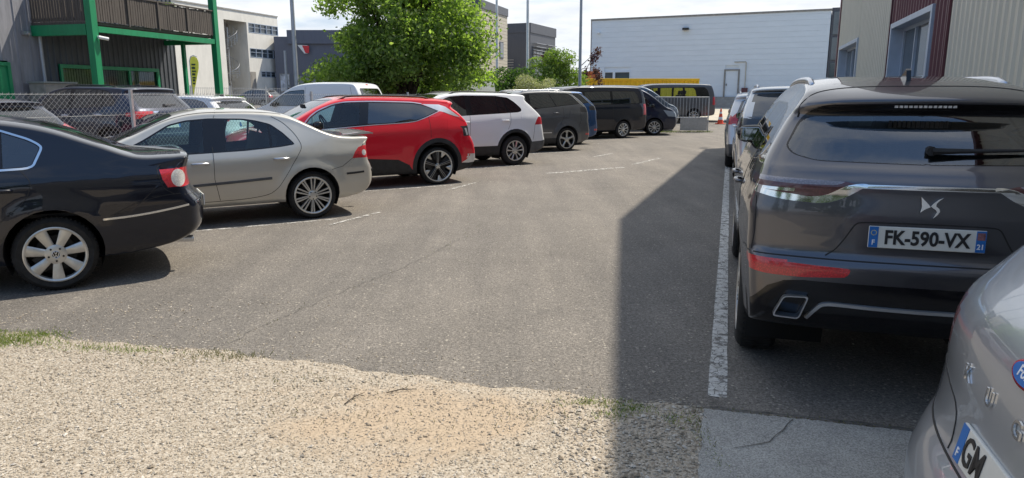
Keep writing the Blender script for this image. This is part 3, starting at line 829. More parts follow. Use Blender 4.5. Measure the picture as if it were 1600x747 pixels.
# --- red crossover
CROSS = dict(paint='red', hw=.93, zs=.22, zr=1.61, wr=.655, wb=2.78, rt=.345, ra=.425, az=.36, arch_out=.505, rr=.285, wkey='aero', style='aero', tw=.20, ds=.045, rows=20, K=11,
  sil=[(-.45,.21,.05,.02),(-.74,.27,.10,.03),(-.89,.40,.15,0),(-.90,.54,.16,0),(-.86,.74,.16,0),(-.80,.85,.15,0),(-.75,.93,.14,0),(-.73,1.08,.14,0),(-.69,1.17,.14,0),(-.58,1.30,.15,0),(-.43,1.44,.13,-.02),(-.51,1.495,.08,-.04),(-.46,1.535,.03,-.06),
   (-.2,1.58,0,-.075),(.3,1.608,0,-.085),(1.,1.628,0,-.09),(1.45,1.622,0,-.09),(1.75,1.588,0,-.085),(2.1,1.478,0,-.08),(2.6,1.22,0,-.06),(2.85,1.12,0,-.04),(3.2,1.04,0,-.06),(3.5,.9,-.05,-.06),(3.62,.7,-.14,0),(3.62,.45,-.18,0),(3.5,.25,-.1,.02),(3.2,.2,-.05,.02)],
  belt=[(-.9,1.14),(-.1,1.20),(.46,1.14),(1.24,1.11),(2.3,1.05),(3.5,.85)], plan=[(-.9,.90),(-.6,.955),(-.2,.99),(.2,1),(2.4,1),(3.1,.97),(3.6,.87)], gplan=[(-.8,1.06),(-.2,1.0),(2.2,1),(2.8,1.2)],
  swage=[([(-.7,1.06),(.2,1.04),(1.6,.98),(3.2,.98)],.012,.03,.16),([(.6,.60),(1.4,.57),(2.6,.60)],.016,.05,.12)], flare=.02,
  clad=[('sill_cladding','plastic',[('S',[(.40,.15),(.56,.39),(.78,.497),(1.335,.537),(2.0,.53),(2.25,.40),(2.5,.15)])]),
        ('rear_diffuser','plastic',[('S',[(-.40,.15),(-.46,.36),(-.60,.42),(-1.0,.42),(-1.0,.15)]),('R',[(-.01,.15),(-.01,.43),(.7,.43),(1.,.43),(1.,.15)])]),
        ('bumper_corner','satin',[('S',[(-.50,.385),(-.60,.43),(-.72,.545),(-1.0,.545),(-1.0,.41),(-.66,.375)]),('R',[(.60,.41),(1.0,.41),(1.0,.545),(.66,.545)])])],
  dlo=dict(outer=[(2.45,1.085),(2.293,1.265),(2.139,1.366),(1.877,1.468),(1.659,1.507),(1.2,1.516),(.77,1.506),(.422,1.496),(.23,1.467),(-.085,1.352),(.235,1.227),(.46,1.158),(1.238,1.125),(1.76,1.09),(2.3,1.055)], div=[(1.40,1.1,1.30,1.52,.16)], mats=['g_clear','g_dark']),
  feat=[('quarter_trim','satin',[('SR',[(.23,1.474),(-.105,1.464),(-.229,1.425),(-.50,1.231),(-.389,1.252),(-.138,1.336),(-.085,1.345)])]),
   ('rear_window','g_dark',[('R',[(-.01,1.20),(.62,1.20),(.66,1.24),(.56,1.41),(.5,1.43),(-.01,1.44)])],'one'),
   ('windscreen','g_mid',[('T',[(1.78,-.01),(1.80,.5),(2.0,.61),(2.45,.70),(2.72,.74),(2.80,.5),(2.84,-.01)])],'one'),
   ('tail_lamp','darklamp',[('S',[(-.46,1.065),(-1.0,1.09),(-1.0,.885),(-.535,.882),(-.515,1.02)]),('R',[(.55,1.07),(1.0,1.09),(1.0,.885),(.72,.885),(.68,1.0),(.55,1.03)])]),
   ('lamp_bar','clearlamp',[('S',[(-.60,.90),(-.64,.90),(-.60,1.03),(-.56,1.03)])]),
   ('headlamp','headlamp',[('S',[(3.1,.98),(3.7,.85),(3.7,.76),(3.3,.82)]),('F',[(.45,.78),(.95,.82),(.95,.92),(.5,.88)])])],
  strips=[('window_chrome','satin','S',[(2.46,1.10),(2.30,1.278),(2.145,1.378),(1.88,1.48),(1.66,1.519),(1.2,1.528),(.77,1.518),(.422,1.508),(.23,1.479)],.020,.003,'pair',False),('window_chrome','satin','S',[(-.085,1.345),(.235,1.222),(.46,1.153),(1.238,1.120),(1.76,1.085),(2.3,1.05)],.012,.003,'pair',False)],
  gaps=[('S',[(.15,1.24),(.14,1.05),(.14,.87)],.006),('S',[(1.40,1.1),(1.42,.7),(1.36,.30)],.006),('S',[(-.16,1.33),(-.38,1.245),(-.62,1.13)],.006),('R',[(.70,.87),(.55,.80),(0,.79)],.006)],
  rim_mats=None, cabin=dict(x0=-.2,x1=2.4,z=1.08,f=1.3,r=.3), mirror=(2.12,0.80,1.13,'gplastic'), extra=[rails(1.6,.60,.0,1.75,'plastic',.03,.013), fin(.05), plate(.98)])

# --- white SUV
SUV = dict(paint='white', hw=.92, zs=.24, zr=1.69, wr=.68, wb=2.68, rt=.348, ra=.425, az=.36, arch_out=.50, rr=.235, wkey='ten', style='ten', tw=.215, ds=.05, rows=18, K=10,
  sil=[(-.45,.25,.05,.02),(-.76,.31,.10,.02),(-.93,.41,.15,0),(-.955,.57,.16,0),(-.92,.66,.15,0),(-.875,.85,.14,0),(-.855,.97,.14,0),(-.835,1.10,.13,0),(-.79,1.17,.13,0),(-.6,1.36,.14,-.01),(-.41,1.55,.11,-.03),(-.46,1.61,.06,-.045),(-.40,1.645,.03,-.055),
   (0,1.685,0,-.065),(.8,1.71,0,-.075),(1.35,1.71,0,-.075),(1.7,1.67,0,-.075),(2.,1.58,0,-.07),(2.6,1.24,0,-.05),(2.85,1.13,0,-.04),(3.2,1.07,0,-.06),(3.5,.97,-.05,-.06),(3.6,.8,-.14,0),(3.62,.5,-.18,0),(3.5,.3,-.1,.02),(3.2,.22,-.05,.02)],
  belt=[(-.9,1.18),(-.2,1.215),(1.2,1.165),(2.3,1.11),(3.5,.9)], plan=[(-.95,.91),(-.7,.955),(-.3,.99),(.2,1),(2.4,1),(3.0,.97),(3.6,.87)], gplan=[(-.8,1.05),(-.1,1.0),(2.2,1),(2.8,1.2)],
  swage=[([(-.72,1.14),(.43,1.095),(1.22,1.07),(3.2,1.0)],.012,.012,.05),([(.5,.56),(2.2,.56)],.016,.02,.09)], flare=.022,
  clad=[('sill_cladding','plastic',[('S',[(.30,.15),(.40,.478),(2.3,.478),(2.4,.15)])]),('rear_bumper_cladding','grey_plastic',[('S',[(-.40,.15),(-.45,.545),(-1.1,.575),(-1.1,.15)]),('R',[(-.01,.15),(-.01,.58),(1.1,.575),(1.1,.15)])])],
  dlo=dict(outer=[(2.3,1.14),(2.25,1.24),(1.95,1.46),(1.815,1.535),(1.616,1.605),(1.275,1.628),(.445,1.619),(.123,1.578),(-.03,1.48),(-.12,1.40),(-.20,1.32),(-.185,1.26),(-.096,1.238),(.189,1.224),(1.18,1.182),(1.6,1.165),(2.2,1.13)], div=[(1.19,1.1,1.18,1.63,.14),(.42,1.1,.45,1.63,.03),(.125,1.1,.285,1.6,.05)], mats=['g_mid','g_dark','g_dark','g_dark']),
  feat=[('rear_window','g_dark',[('R',[(-.01,1.20),(.6,1.20),(.68,1.24),(.60,1.50),(.52,1.53),(-.01,1.54)])],'one'),
   ('windscreen','g_mid',[('T',[(1.75,-.01),(1.78,.5),(1.95,.62),(2.4,.70),(2.66,.74),(2.76,.5),(2.8,-.01)])],'one'),
   ('tail_lamp','redlamp',[('S',[(-1.1,1.13),(-.66,1.13),(-.60,1.06),(-.545,.945),(-1.1,.95)]),('R',[(.55,1.12),(1.0,1.13),(1.0,.95),(.5,.95)])]),
   ('headlamp','headlamp',[('S',[(3.0,.98),(3.7,.9),(3.7,.78),(3.3,.82)]),('F',[(.4,.80),(.95,.82),(.95,.95),(.45,.92)])])],
  strips=[],
  gaps=[('S',[(.12,1.23),(.13,1.0),(.20,.85)],.006),('S',[(1.18,1.18),(1.20,.7),(1.15,.48)],.006),('S',[(-.55,.945),(-.52,.70),(-.5,.58)],.006)],
  handles=[(.27,1.055),(1.30,1.03)], handle_mat='white', cabin=dict(x0=-.2,x1=2.4,z=1.12,f=1.2,r=.25), mirror=(2.1,0.80,1.18,'white'), extra=[rails(1.69,.62,-.05,1.6,'plastic',.03,.014), plate(.83)])

# --- grey SUV with the chrome D-pillar line
SUV7 = dict(paint='grey', hw=.92, zs=.22, zr=1.75, wr=.70, wb=2.84, rt=.348, ra=.40, az=.355, arch_out=.455, arch_mat='grey', rr=.262, wkey='star', style='star', tw=.205, ds=.05, rows=18, K=10,
  sil=[(-.45,.22,.05,.02),(-.70,.25,.08,.02),(-.92,.34,.15,0),(-.98,.50,.18,0,2.3),(-.94,.66,.16,0),(-.89,.85,.15,0),(-.87,1.10,.14,0),(-.79,1.28,.13,0),(-.56,1.5,.13,-.01),(-.33,1.685,.10,-.03),(-.38,1.725,.05,-.045),(-.27,1.755,.02,-.055),
   (.2,1.78,0,-.07),(1.,1.78,0,-.075),(1.5,1.74,0,-.075),(1.9,1.62,0,-.07),(2.45,1.32,0,-.05),(2.75,1.18,0,-.04),(3.2,1.12,0,-.06),(3.55,1.0,-.05,-.06),(3.68,.8,-.14,0),(3.7,.5,-.18,0),(3.55,.28,-.1,.02),(3.2,.22,-.05,.02)],
  belt=[(-.9,1.29),(-.4,1.34),(.35,1.29),(1.1,1.22),(2.2,1.14),(3.5,.95)], plan=[(-.98,.89),(-.7,.95),(-.3,.985),(.2,1),(2.4,1),(3.1,.97),(3.7,.87)], gplan=[(-.8,1.04),(-.1,1.0),(2.2,1),(2.8,1.2)],
  swage=[([(-.7,1.10),(.3,1.08),(2.9,1.02)],.014,.03,.12)], flare=.03,
  clad=[('sill_cladding','plastic',[('S',[(.30,.15),(.40,.40),(2.5,.40),(2.6,.15)])]),('rear_diffuser','plastic',[('R',[(-.01,.15),(-.01,.45),(.6,.42),(.7,.15)])],'one')],
  dlo=dict(outer=[(2.35,1.15),(2.28,1.24),(1.95,1.47),(1.75,1.585),(1.5,1.657),(1.,1.684),(.6,1.686),(-.08,1.676),(-.16,1.65),(-.44,1.40),(-.44,1.378),(.346,1.308),(1.07,1.245),(2.2,1.155)], div=[(1.32,1.1,1.30,1.7,.14),(.35,1.25,.59,1.72,.03)], mats=['g_mid','g_dark','g_dark']),
  feat=[('rear_window','g_dark',[('R',[(-.01,1.30),(.6,1.30),(.70,1.33),(.62,1.62),(.55,1.66),(-.01,1.67)])],'one'),
   ('windscreen','g_mid',[('T',[(1.6,-.01),(1.62,.5),(1.85,.63),(2.3,.72),(2.58,.76),(2.68,.5),(2.72,-.01)])],'one'),
   ('tail_lamp','darklamp',[('S',[(-.46,1.285),(-1.1,1.30),(-1.1,1.14),(-.475,1.135)]),('R',[(-.01,1.285),(1.,1.285),(1.,1.14),(-.01,1.15)])]),
   ('fog_reflector','redlamp',[('R',[(.6,.44),(.9,.46),(.9,.52),(.6,.49)])]),
   ('headlamp','headlamp',[('S',[(3.0,1.02),(3.8,.9),(3.8,.78),(3.4,.84)]),('F',[(.4,.80),(.95,.82),(.95,.98),(.45,.95)])])],
  strips=[('window_chrome','chrome','S',[(.5,1.706),(.05,1.704),(-.11,1.690),(-.2,1.645),(-.49,1.385),(-.62,1.30)],.028,.004,'pair',False),('sill_chrome','satin','S',[(.55,.56),(.95,.56)],.03,.004,'pair',False)],
  gaps=[('S',[(.16,1.31),(.14,1.0),(.25,.80)],.006),('S',[(1.34,1.2),(1.35,.7),(1.3,.40)],.006),('S',[(-.47,1.13),(-.5,.9),(-.43,.72)],.006)],
  handles=[(.42,1.12),(1.45,1.08)], handle_mat='grey', cabin=dict(x0=-.2,x1=2.4,z=1.18,f=1.2,r=.2), mirror=(2.1,0.80,1.22,'gplastic'), extra=[rails(1.77,.63,.0,1.5,'satin',.03,.014), plate(.72)])

# --- people-carrier van
VAN = dict(paint='black_paint', hw=.964, zs=.28, zr=1.96, wr=.80, tum=1.5, wb=3.2, rt=.335, ra=.385, az=.345, rr=.235, wkey='petal', style='petal', tw=.22, ds=.07, rows=16, K=9,
  sil=[(-.6,.3,.05,.02,3.5),(-.95,.33,.08,.02,3.5),(-1.14,.40,.07,0,4),(-1.17,.55,.07,0,4.5),(-1.15,.9,.07,0,5),(-1.13,1.25,.07,0,5),(-1.07,1.6,.08,0,4.5),(-.97,1.86,.08,-.02,4),(-.88,1.93,.05,-.05,3.2),(-.7,1.96,0,-.08,2.8),(0,1.985,0,-.085,2.8),(1.5,1.985,0,-.085,2.8),(2.3,1.95,0,-.085,2.8),(2.7,1.86,0,-.08),(3.1,1.62,0,-.07),(3.5,1.30,0,-.05),(3.65,1.19,0,-.05),(3.9,1.10,-.02,-.07),(4.1,.95,-.09,-.05),(4.18,.75,-.18,0),(4.18,.45,-.22,0),(4.05,.28,-.14,.02),(3.7,.22,-.05,.02)],
  belt=[(-1.1,1.31),(.5,1.28),(2.2,1.22),(3.2,1.12),(4.1,.95)], plan=[(-1.2,.965),(-.9,.985),(-.3,1),(2.6,1),(3.4,.97),(3.8,.93),(4.2,.82)], gplan=[(-1,1.02),(0,1),(2.4,1),(3.4,1.12)],
  swage=[([(-1.0,1.22),(3.,1.18)],.008,.02,.05),([(-.9,.66),(.0,.70),(2.6,.62)],.008,.02,.06)],
  clad=[('rear_bumper','plastic',[('R',[(-.01,.15),(-.01,.42),(1.1,.42),(1.1,.15)])],'one')],
  dlo=dict(outer=[(3.22,1.13),(2.75,1.58),(2.45,1.72),(2.0,1.76),(.5,1.79),(-.56,1.79),(-.70,1.65),(-.80,1.325),(.54,1.285),(1.424,1.27),(2.2,1.23)], div=[(1.90,1.2,1.88,1.8,.16),(.56,1.2,.58,1.85,.12)], mats=['g_mid','g_dark','g_dark']),
  feat=[('rear_window','g_dark',[('R',[(-.01,1.27),(.70,1.27),(.78,1.33),(.72,1.74),(.64,1.80),(-.01,1.81)])],'one'),
   ('windscreen','g_mid',[('T',[(2.55,-.01),(2.58,.55),(2.8,.70),(3.2,.80),(3.45,.82),(3.55,.5),(3.6,-.01)])],'one'),
   ('tail_lamp','redlamp',[('S',[(-.985,1.30),(-1.3,1.30),(-1.3,.89),(-.985,.89)]),('R',[(.82,1.30),(1.1,1.30),(1.1,.89),(.82,.89)])]),
   ('headlamp','headlamp',[('S',[(3.55,1.04),(4.3,.92),(4.3,.74),(3.75,.78)]),('F',[(.48,.74),(1.1,.80),(1.1,1.02),(.55,.92)])]),
   ('front_grille','plastic',[('F',[(-.01,.62),(.44,.64),(.47,.90),(-.01,.94)])],'one'),('lower_grille','plastic',[('F',[(-.01,.30),(.7,.33),(.66,.50),(-.01,.50)])],'one')],
  strips=[('grille_bar','chrome','F',[(.42,.72),(0,.70)],.03,.01,'one',False),('grille_bar','chrome','F',[(.43,.82),(0,.81)],.03,.01,'one',False)],
  gaps=[('S',[(1.95,1.24),(1.95,.8),(1.92,.33)],.009),('S',[(.52,1.26),(.5,.70),(.5,.36)],.009),('S',[(3.1,1.12),(3.05,.8),(2.8,.75)],.009)],
  handles=[(1.7,1.10),(2.1,1.08)], handle_mat='black_paint', cabin=dict(x0=.2,x1=3.1,z=1.2,f=2.1,r=.6), mirror=(3.02,0.86,1.22,'gplastic'), extra=[plate(.95), lambda root, surf, W, S: star_badge(root, surf)])
def star_badge(root, surf):
    h = surf.hit('F', 0, .80)
    if not h: return
    q = MB(); m = frame(h[0]+h[1]*.02, (0, 1, 0), (0, 0, 1)); n = 24
    ring = [m @ Vector((.085*math.cos(2*math.pi*k/n), .085*math.sin(2*math.pi*k/n), 0)) for k in range(n)]
    q.tube(ring+[ring[0]], .010, 6)
    for a in (90, 210, 330):
        t = Vector((math.cos(R(a)), math.sin(R(a)), 0)); s_ = Vector((-t.y, t.x, 0))
        q.add([m @ (t*.083), m @ (s_*.014), m @ Vector((0, 0, .016)), m @ (-s_*.014)], [(0, 1, 2), (0, 2, 3)])
    q.obj('star_badge', M['chrome'], root)

# --- small hatchback
HATCH = dict(paint='white', hw=.88, zs=.22, zr=1.46, wr=.60, wb=2.54, rt=.31, ra=.36, az=.33, rr=.215, wkey='five', style='five', tw=.2, ds=.06, rows=14, K=9,
  sil=[(-.45,.23,.05,.02),(-.62,.28,.08,.02),(-.76,.42,.14,0),(-.78,.56,.15,0),(-.74,.68,.14,0),(-.70,.9,.14,0),(-.62,1.02,.14,0),(-.45,1.2,.14,-.01),(-.26,1.36,.11,-.03),(-.32,1.41,.06,-.05),(-.2,1.44,.02,-.06),(.3,1.48,0,-.075),(.9,1.49,0,-.08),(1.25,1.47,0,-.08),(1.6,1.38,0,-.075),(2.15,1.08,0,-.05),(2.45,.97,0,-.05),(2.8,.90,0,-.06),(3.1,.78,-.05,-.06),(3.24,.6,-.14,0),(3.24,.4,-.16,0),(3.1,.25,-.08,.02),(2.9,.22,-.05,.02)],
  belt=[(-.7,1.0),(.2,.98),(1.2,.95),(2.,.92),(3.2,.75)], plan=[(-.78,.90),(-.5,.96),(-.1,1),(2.2,1),(2.8,.96),(3.24,.85)], gplan=[(-.7,1.12),(0,1.0),(1.8,1),(2.4,1.2)],
  dlo=dict(outer=[(2.0,.97),(1.6,1.27),(1.35,1.37),(.9,1.395),(.3,1.375),(.02,1.31),(-.16,1.2),(-.22,1.10),(-.12,1.03),(.3,1.0),(1.2,.965)], div=[(.98,.9,.95,1.42,.10)], mats=['g_mid','g_mid']),
  feat=[('rear_window','g_mid',[('R',[(-.01,1.03),(.60,1.03),(.66,1.07),(.56,1.30),(.48,1.34),(-.01,1.35)])],'one'),
   ('windscreen','g_mid',[('T',[(1.32,-.01),(1.35,.5),(1.55,.60),(2.0,.68),(2.15,.5),(2.2,-.01)])],'one'),
   ('tail_lamp','redlamp',[('S',[(-1.,1.04),(-.48,1.02),(-.44,.84),(-1.,.82)]),('R',[(.52,1.0),(1.,1.04),(1.,.80),(.6,.82)])]),
   ('headlamp','headlamp',[('S',[(2.7,.84),(3.4,.7),(3.4,.58),(3.0,.64)]),('F',[(.4,.60),(.9,.62),(.9,.8),(.45,.74)])])],
  strips=[], gaps=[('S',[(.96,.98),(.98,.6),(.94,.32)],.006)], handles=[(.75,.86)], handle_mat='gplastic', cabin=dict(x0=-.2,x1=2.0,z=.98,f=1.0,r=.42), mirror=(1.72,0.75,1.0,'gplastic'), extra=[plate(.74), fin(.05)])

# --- small panel van
PANELVAN = dict(paint='van_white', hw=.91, zs=.24, zr=1.82, wr=.76, wb=2.7, rt=.32, ra=.37, az=.335, rr=.20, wkey='five', style='five', tw=.2, ds=.06, rows=14, K=9,
  sil=[(-.45,.25,.05,.02,3.5),(-.62,.30,.08,.02,4),(-.76,.42,.10,0,4),(-.78,.6,.10,0,4),(-.72,1.0,.09,0,4),(-.64,1.4,.09,0,4),(-.50,1.70,.08,-.02,4),(-.42,1.79,.05,-.05,3),(-.25,1.83,0,-.08,2.8),(.4,1.85,0,-.09,2.8),(1.1,1.84,0,-.09),(1.5,1.79,0,-.09),(1.8,1.68,0,-.08),(2.3,1.36,0,-.06),(2.6,1.19,0,-.05),(2.9,1.10,0,-.06),(3.25,.95,-.06,-.06),(3.4,.7,-.15,0),(3.4,.45,-.18,0),(3.2,.26,-.08,.02),(3.0,.22,-.05,.02)],
  belt=[(-.7,1.15),(1.,1.12),(2.4,1.05),(3.3,.9)], plan=[(-.8,.95),(-.5,.985),(0,1),(2.4,1),(2.9,.96),(3.4,.85)], gplan=[(-.7,1.02),(0,1),(1.8,1),(2.5,1.15)],
  dlo=dict(outer=[(2.46,1.13),(2.4,1.2),(1.95,1.50),(1.75,1.58),(1.25,1.62),(1.22,1.12)], inset=.02, mats=['g_mid']),
  feat=[('rear_window','g_mid',[('R',[(-.01,1.18),(.62,1.18),(.70,1.24),(.64,1.62),(.58,1.66),(-.01,1.66)])],'one'),
   ('windscreen','g_mid',[('T',[(1.65,-.01),(1.68,.5),(1.85,.66),(2.2,.74),(2.5,.5),(2.55,-.01)])],'one'),
   ('tail_lamp','redlamp',[('S',[(-.72,1.05),(-1.,1.05),(-1.,.7),(-.75,.7)]),('R',[(.78,1.05),(1.,1.05),(1.,.7),(.8,.7)])]),
   ('high_brake_light','redlamp',[('R',[(-.01,1.755),(.07,1.755),(.07,1.785),(-.01,1.785)])],'one'),
   ('headlamp','headlamp',[('S',[(2.8,1.0),(3.5,.86),(3.5,.68),(3.1,.74)]),('F',[(.4,.66),(.95,.7),(.95,.95),(.45,.88)])])],
  gaps=[('S',[(1.22,1.70),(1.2,1.1),(1.2,.3)],.008),('S',[(-.30,1.70),(-.42,1.2),(-.42,.8)],.008)], handles=[(1.4,1.0)], handle_mat='plastic', cabin=dict(x0=.6,x1=2.4,z=1.08,f=1.35), mirror=(2.18,0.80,1.18,'plastic'), extra=[plate(.85)])
def variant(base, **k):
    d = dict(base); d.update(k); return d
# --- dark grey SUV seen from behind
def big_rear_extra(root, surf, W, S):
    rear_plate(root, surf, .931, txt='FK-590-VX', dept='21', x_out=.014)
    # winged emblem
    h = surf.hit('R', 0, 1.09); m = frame(h[0]+h[1]*.004, (0, -1, 0), Vector((0, 0, 1))-h[1]*h[1].z)
    q = MB()
    for poly in ([(-.040,.050),(-.026,.036),(-.004,.013),(.006,.0),(-.008,-.006),(-.024,-.016),(-.040,-.030),(-.034,.0)],
                 [(.062,.050),(.040,.040),(.018,.020),(.006,.004),(.016,-.004),(.030,-.014),(.036,-.024),(.030,-.036),(.020,-.058),(.040,-.038),(.050,-.022),(.046,-.008),(.030,.006),(.032,.020),(.046,.036)]):
        q.prism(poly, lambda p: m @ Vector((p[0], p[1], 0)), lambda p: m @ Vector((p[0]*.96, p[1]*.96, .010)))
    q.obj('emblem', M['chrome'], root, recalc=True)
    # exhaust trims
    for s in (1, -1):
        P = rounded([(.64,.600),(.515,.603),(.558,.478),(.692,.486)], .02, 3); n = len(P); q = MB(); vs = []
        c = (sum(p[0] for p in P)/n, sum(p[1] for p in P)/n)
        for sc, x in ((1.0, -.90), (1.0, -.945), (.90, -.945), (.88, -.80)):
            vs += [(x, s*(c[0]+(p[0]-c[0])*sc), c[1]+(p[1]-c[1])*sc) for p in P]
        fs = [(k*n+i, k*n+(i+1) % n, (k+1)*n+(i+1) % n, (k+1)*n+i) for k in range(3) for i in range(n)]
        q.add(vs, fs); o = q.obj('exhaust_trim', M['satin'], root, True, 40, recalc=True)
        b = MB(); b.add(vs[3*n:], [tuple(range(n))]); b.obj('exhaust_mouth', M['liner'], o)
    q = MB()
    for k in range(13):
        y = -.135+.27*k/12; h = surf.hit('R', y, 1.572)
        if h: q.box(h[0].x-.006, h[0].x+.01, y-.008, y+.008, 1.566, 1.578)
    q.obj('high_brake_light', M['clearlamp'], root)
    # boot seam shadow gap and bumper lip
M['pinklamp'] = lamp_mat('pale_red_lens', (.34, .16, .17))
M['smoked_clear'] = lamp_mat('smoked_clear_lens', (.26, .25, .29))
BIG = dict(paint='taupe', hw=.862, zs=.30, zr=1.66, wr=.535, wb=2.73, rt=.36, ra=.42, az=.37, arch_out=.455, rr=.25, wkey='bigstar', style='star', tw=.235, ds=.03, rows=24, K=15, inb=.022,
  sil=[(-.40,.33,.05,.02,3),(-.70,.36,.09,.02,3),(-.85,.43,.13,0,3),(-.915,.54,.17,0,3),(-.94,.70,.20,0,3),(-.935,.785,.22,0,3),(-.905,.815,.22,0,3),(-.90,.90,.22,0,3),(-.896,1.03,.22,0,3),(-.888,1.13,.22,0,3),(-.885,1.19,.22,0,3),(-.86,1.215,.22,0,3),(-.82,1.258,.21,0,3),(-.79,1.28,.20,0,3),
   (-.68,1.40,.20,0,3),(-.575,1.525,.18,-.01,3),(-.615,1.57,.15,-.03,3),(-.64,1.60,.10,-.05,2.8),(-.58,1.635,.04,-.06,2.8),(-.3,1.70,0,-.065,3.2),(.2,1.745,0,-.07,3.2),(.8,1.75,0,-.075,3.),(1.3,1.71,0,-.08),(1.7,1.59,0,-.085),(2.3,1.30,0,-.06),(2.7,1.13,0,-.05),(3.1,1.07,0,-.06),(3.45,.95,-.05,-.06),(3.58,.75,-.15,0),(3.58,.5,-.18,0),(3.45,.3,-.1,.02),(3.1,.26,-.05,.02)],
  belt=[(-.9,1.22),(-.3,1.25),(1.2,1.18),(2.3,1.11),(3.5,.9)], plan=[(-.95,.93),(-.7,.965),(-.4,.985),(0,1),(2.4,1),(3.1,.97),(3.6,.87)], gplan=[(-.9,1.06),(-.3,1.02),(.4,1.0),(2.1,1.05),(2.8,1.3)],
  prof=((0,.92),(.10,.955),(.30,.98),(.58,1.0),(.78,.995),(.90,.975),(1.0,.935)),
  swage=[([(-.8,1.05),(.3,1.05),(3.0,1.0)],.010,.03,.10)], flare=.008,
  clad=[('sill_cladding','plastic',[('S',[(.30,.15),(.40,.44),(2.3,.44),(2.4,.15)])]),
        ('lower_bumper','gplastic',[('R',[(-.01,.685),(.55,.685),(.64,.675),(.72,.635),(.80,.54),(.83,.45),(.83,.15),(-.01,.15)])],'one')],
  dlo=dict(outer=[(2.3,1.14),(2.2,1.25),(1.85,1.47),(1.6,1.56),(1.2,1.59),(.4,1.585),(.0,1.55),(-.30,1.46),(-.46,1.36),(-.40,1.29),(.2,1.24),(1.2,1.20),(2.2,1.13)], div=[(1.19,1.1,1.17,1.6,.14),(.10,1.1,.22,1.62,.05)], mats=['g_mid','g_dark','g_dark']),
  feat=[('rear_window_surround','gplastic',[('R',rounded([(-.03,1.283),(.52,1.292),(.63,1.322),(.665,1.36),(.60,1.49),(.55,1.545),(.47,1.582),(-.03,1.588)],.05,3))],'one'),
   ('rear_window','g_clear2',[('R',rounded([(-.03,1.288),(.52,1.297),(.622,1.326),(.655,1.362),(.585,1.49),(.53,1.517),(-.03,1.524)],.05,3))],'one'),
   ('windscreen','g_clear',[('T',[(1.45,-.01),(1.48,.5),(1.65,.60),(2.1,.70),(2.45,.74),(2.6,.5),(2.64,-.01)])],'one'),
   ('tail_lamp','smokedred',[('R',[(.325,1.188),(.42,1.116),(.546,1.111),(.84,1.140),(1.1,1.15),(1.1,1.215),(.376,1.200)]),('S',[(-1.1,1.145),(-.50,1.17),(-.50,1.20),(-1.1,1.212)])]),
   ('lamp_cover','smoked_clear',[('R',rounded([(.376,1.200),(.84,1.213),(1.1,1.213),(1.1,1.198),(.84,1.190),(.60,1.180),(.42,1.182)],.02,2))]),
   ('lamp_wing','chrome',[('R',rounded([(.27,1.192),(.371,1.122),(.468,1.084),(.675,1.094),(.84,1.128),(1.1,1.14),(1.1,1.158),(.84,1.150),(.547,1.118),(.471,1.126),(.375,1.182),(.31,1.194)],.06,3)),('S',[(-1.1,1.128),(-.50,1.155),(-.50,1.17),(-1.1,1.146)])]),
   ('lamp_bar','chrome',[('R',[(-.01,1.168),(.305,1.170),(.300,1.190),(-.01,1.190)])],'one'),
   ('rear_reflector','redlamp',[('R',rounded([(.325,.762),(.345,.716),(.56,.700),(.74,.700),(1.,.725),(1.,.785),(.6,.772)],.025,3)),('S',[(-1.1,.725),(-.70,.735),(-.66,.755),(-.70,.782),(-1.1,.786)])]),
   ('headlamp','headlamp',[('S',[(3.0,.98),(3.7,.86),(3.7,.74),(3.3,.80)]),('F',[(.4,.78),(.95,.80),(.95,.94),(.45,.9)])])],
  strips=[('bumper_chrome','satin','R',[(.516,.474),(.480,.528),(.452,.560),(.42,.567),(.382,.568),(.2,.562),(0,.560)],.022,.012,'one',False),
          ('window_chrome','chrome','S',[(2.2,1.12),(1.2,1.19),(.2,1.23),(-.40,1.28),(-.47,1.36)],.016,.004,'pair',False)],
  gaps=[('R',[(.80,.800),(.6,.803),(.3,.80),(0,.80)],.009),('R',[(.45,.818),(.405,.85),(.36,.92),(.325,.985),(.30,1.0),(.1,1.003),(0,1.003)],.008),('R',[(.81,.81),(.80,.9),(.80,1.10)],.006),('T',[(-.50,.60),(-.45,.50),(-.42,.3),(-.42,0)],.008),('S',[(-.78,.80),(-.6,.80),(-.46,.78)],.007),('S',[(.10,1.24),(.1,1.0),(.25,.8)],.006)],
  handles=[(.35,1.06),(1.35,1.02)], handle_mat='taupe', cabin=dict(x0=-.5,x1=2.35,z=1.16,f=1.15,r=.2), mirror=(1.60,.60,1.31,'gplastic',.14), rim_mats=None,
  extra=[big_rear_extra, wiper(-.02,1.335,-.46,1.35), rails(1.7,.50,-.15,1.4,'satin',.012,.018), fin(-.1)])
M['g_clear2'] = glass('rear_window_glass', (.55, .68, .75), .75, 2.2)

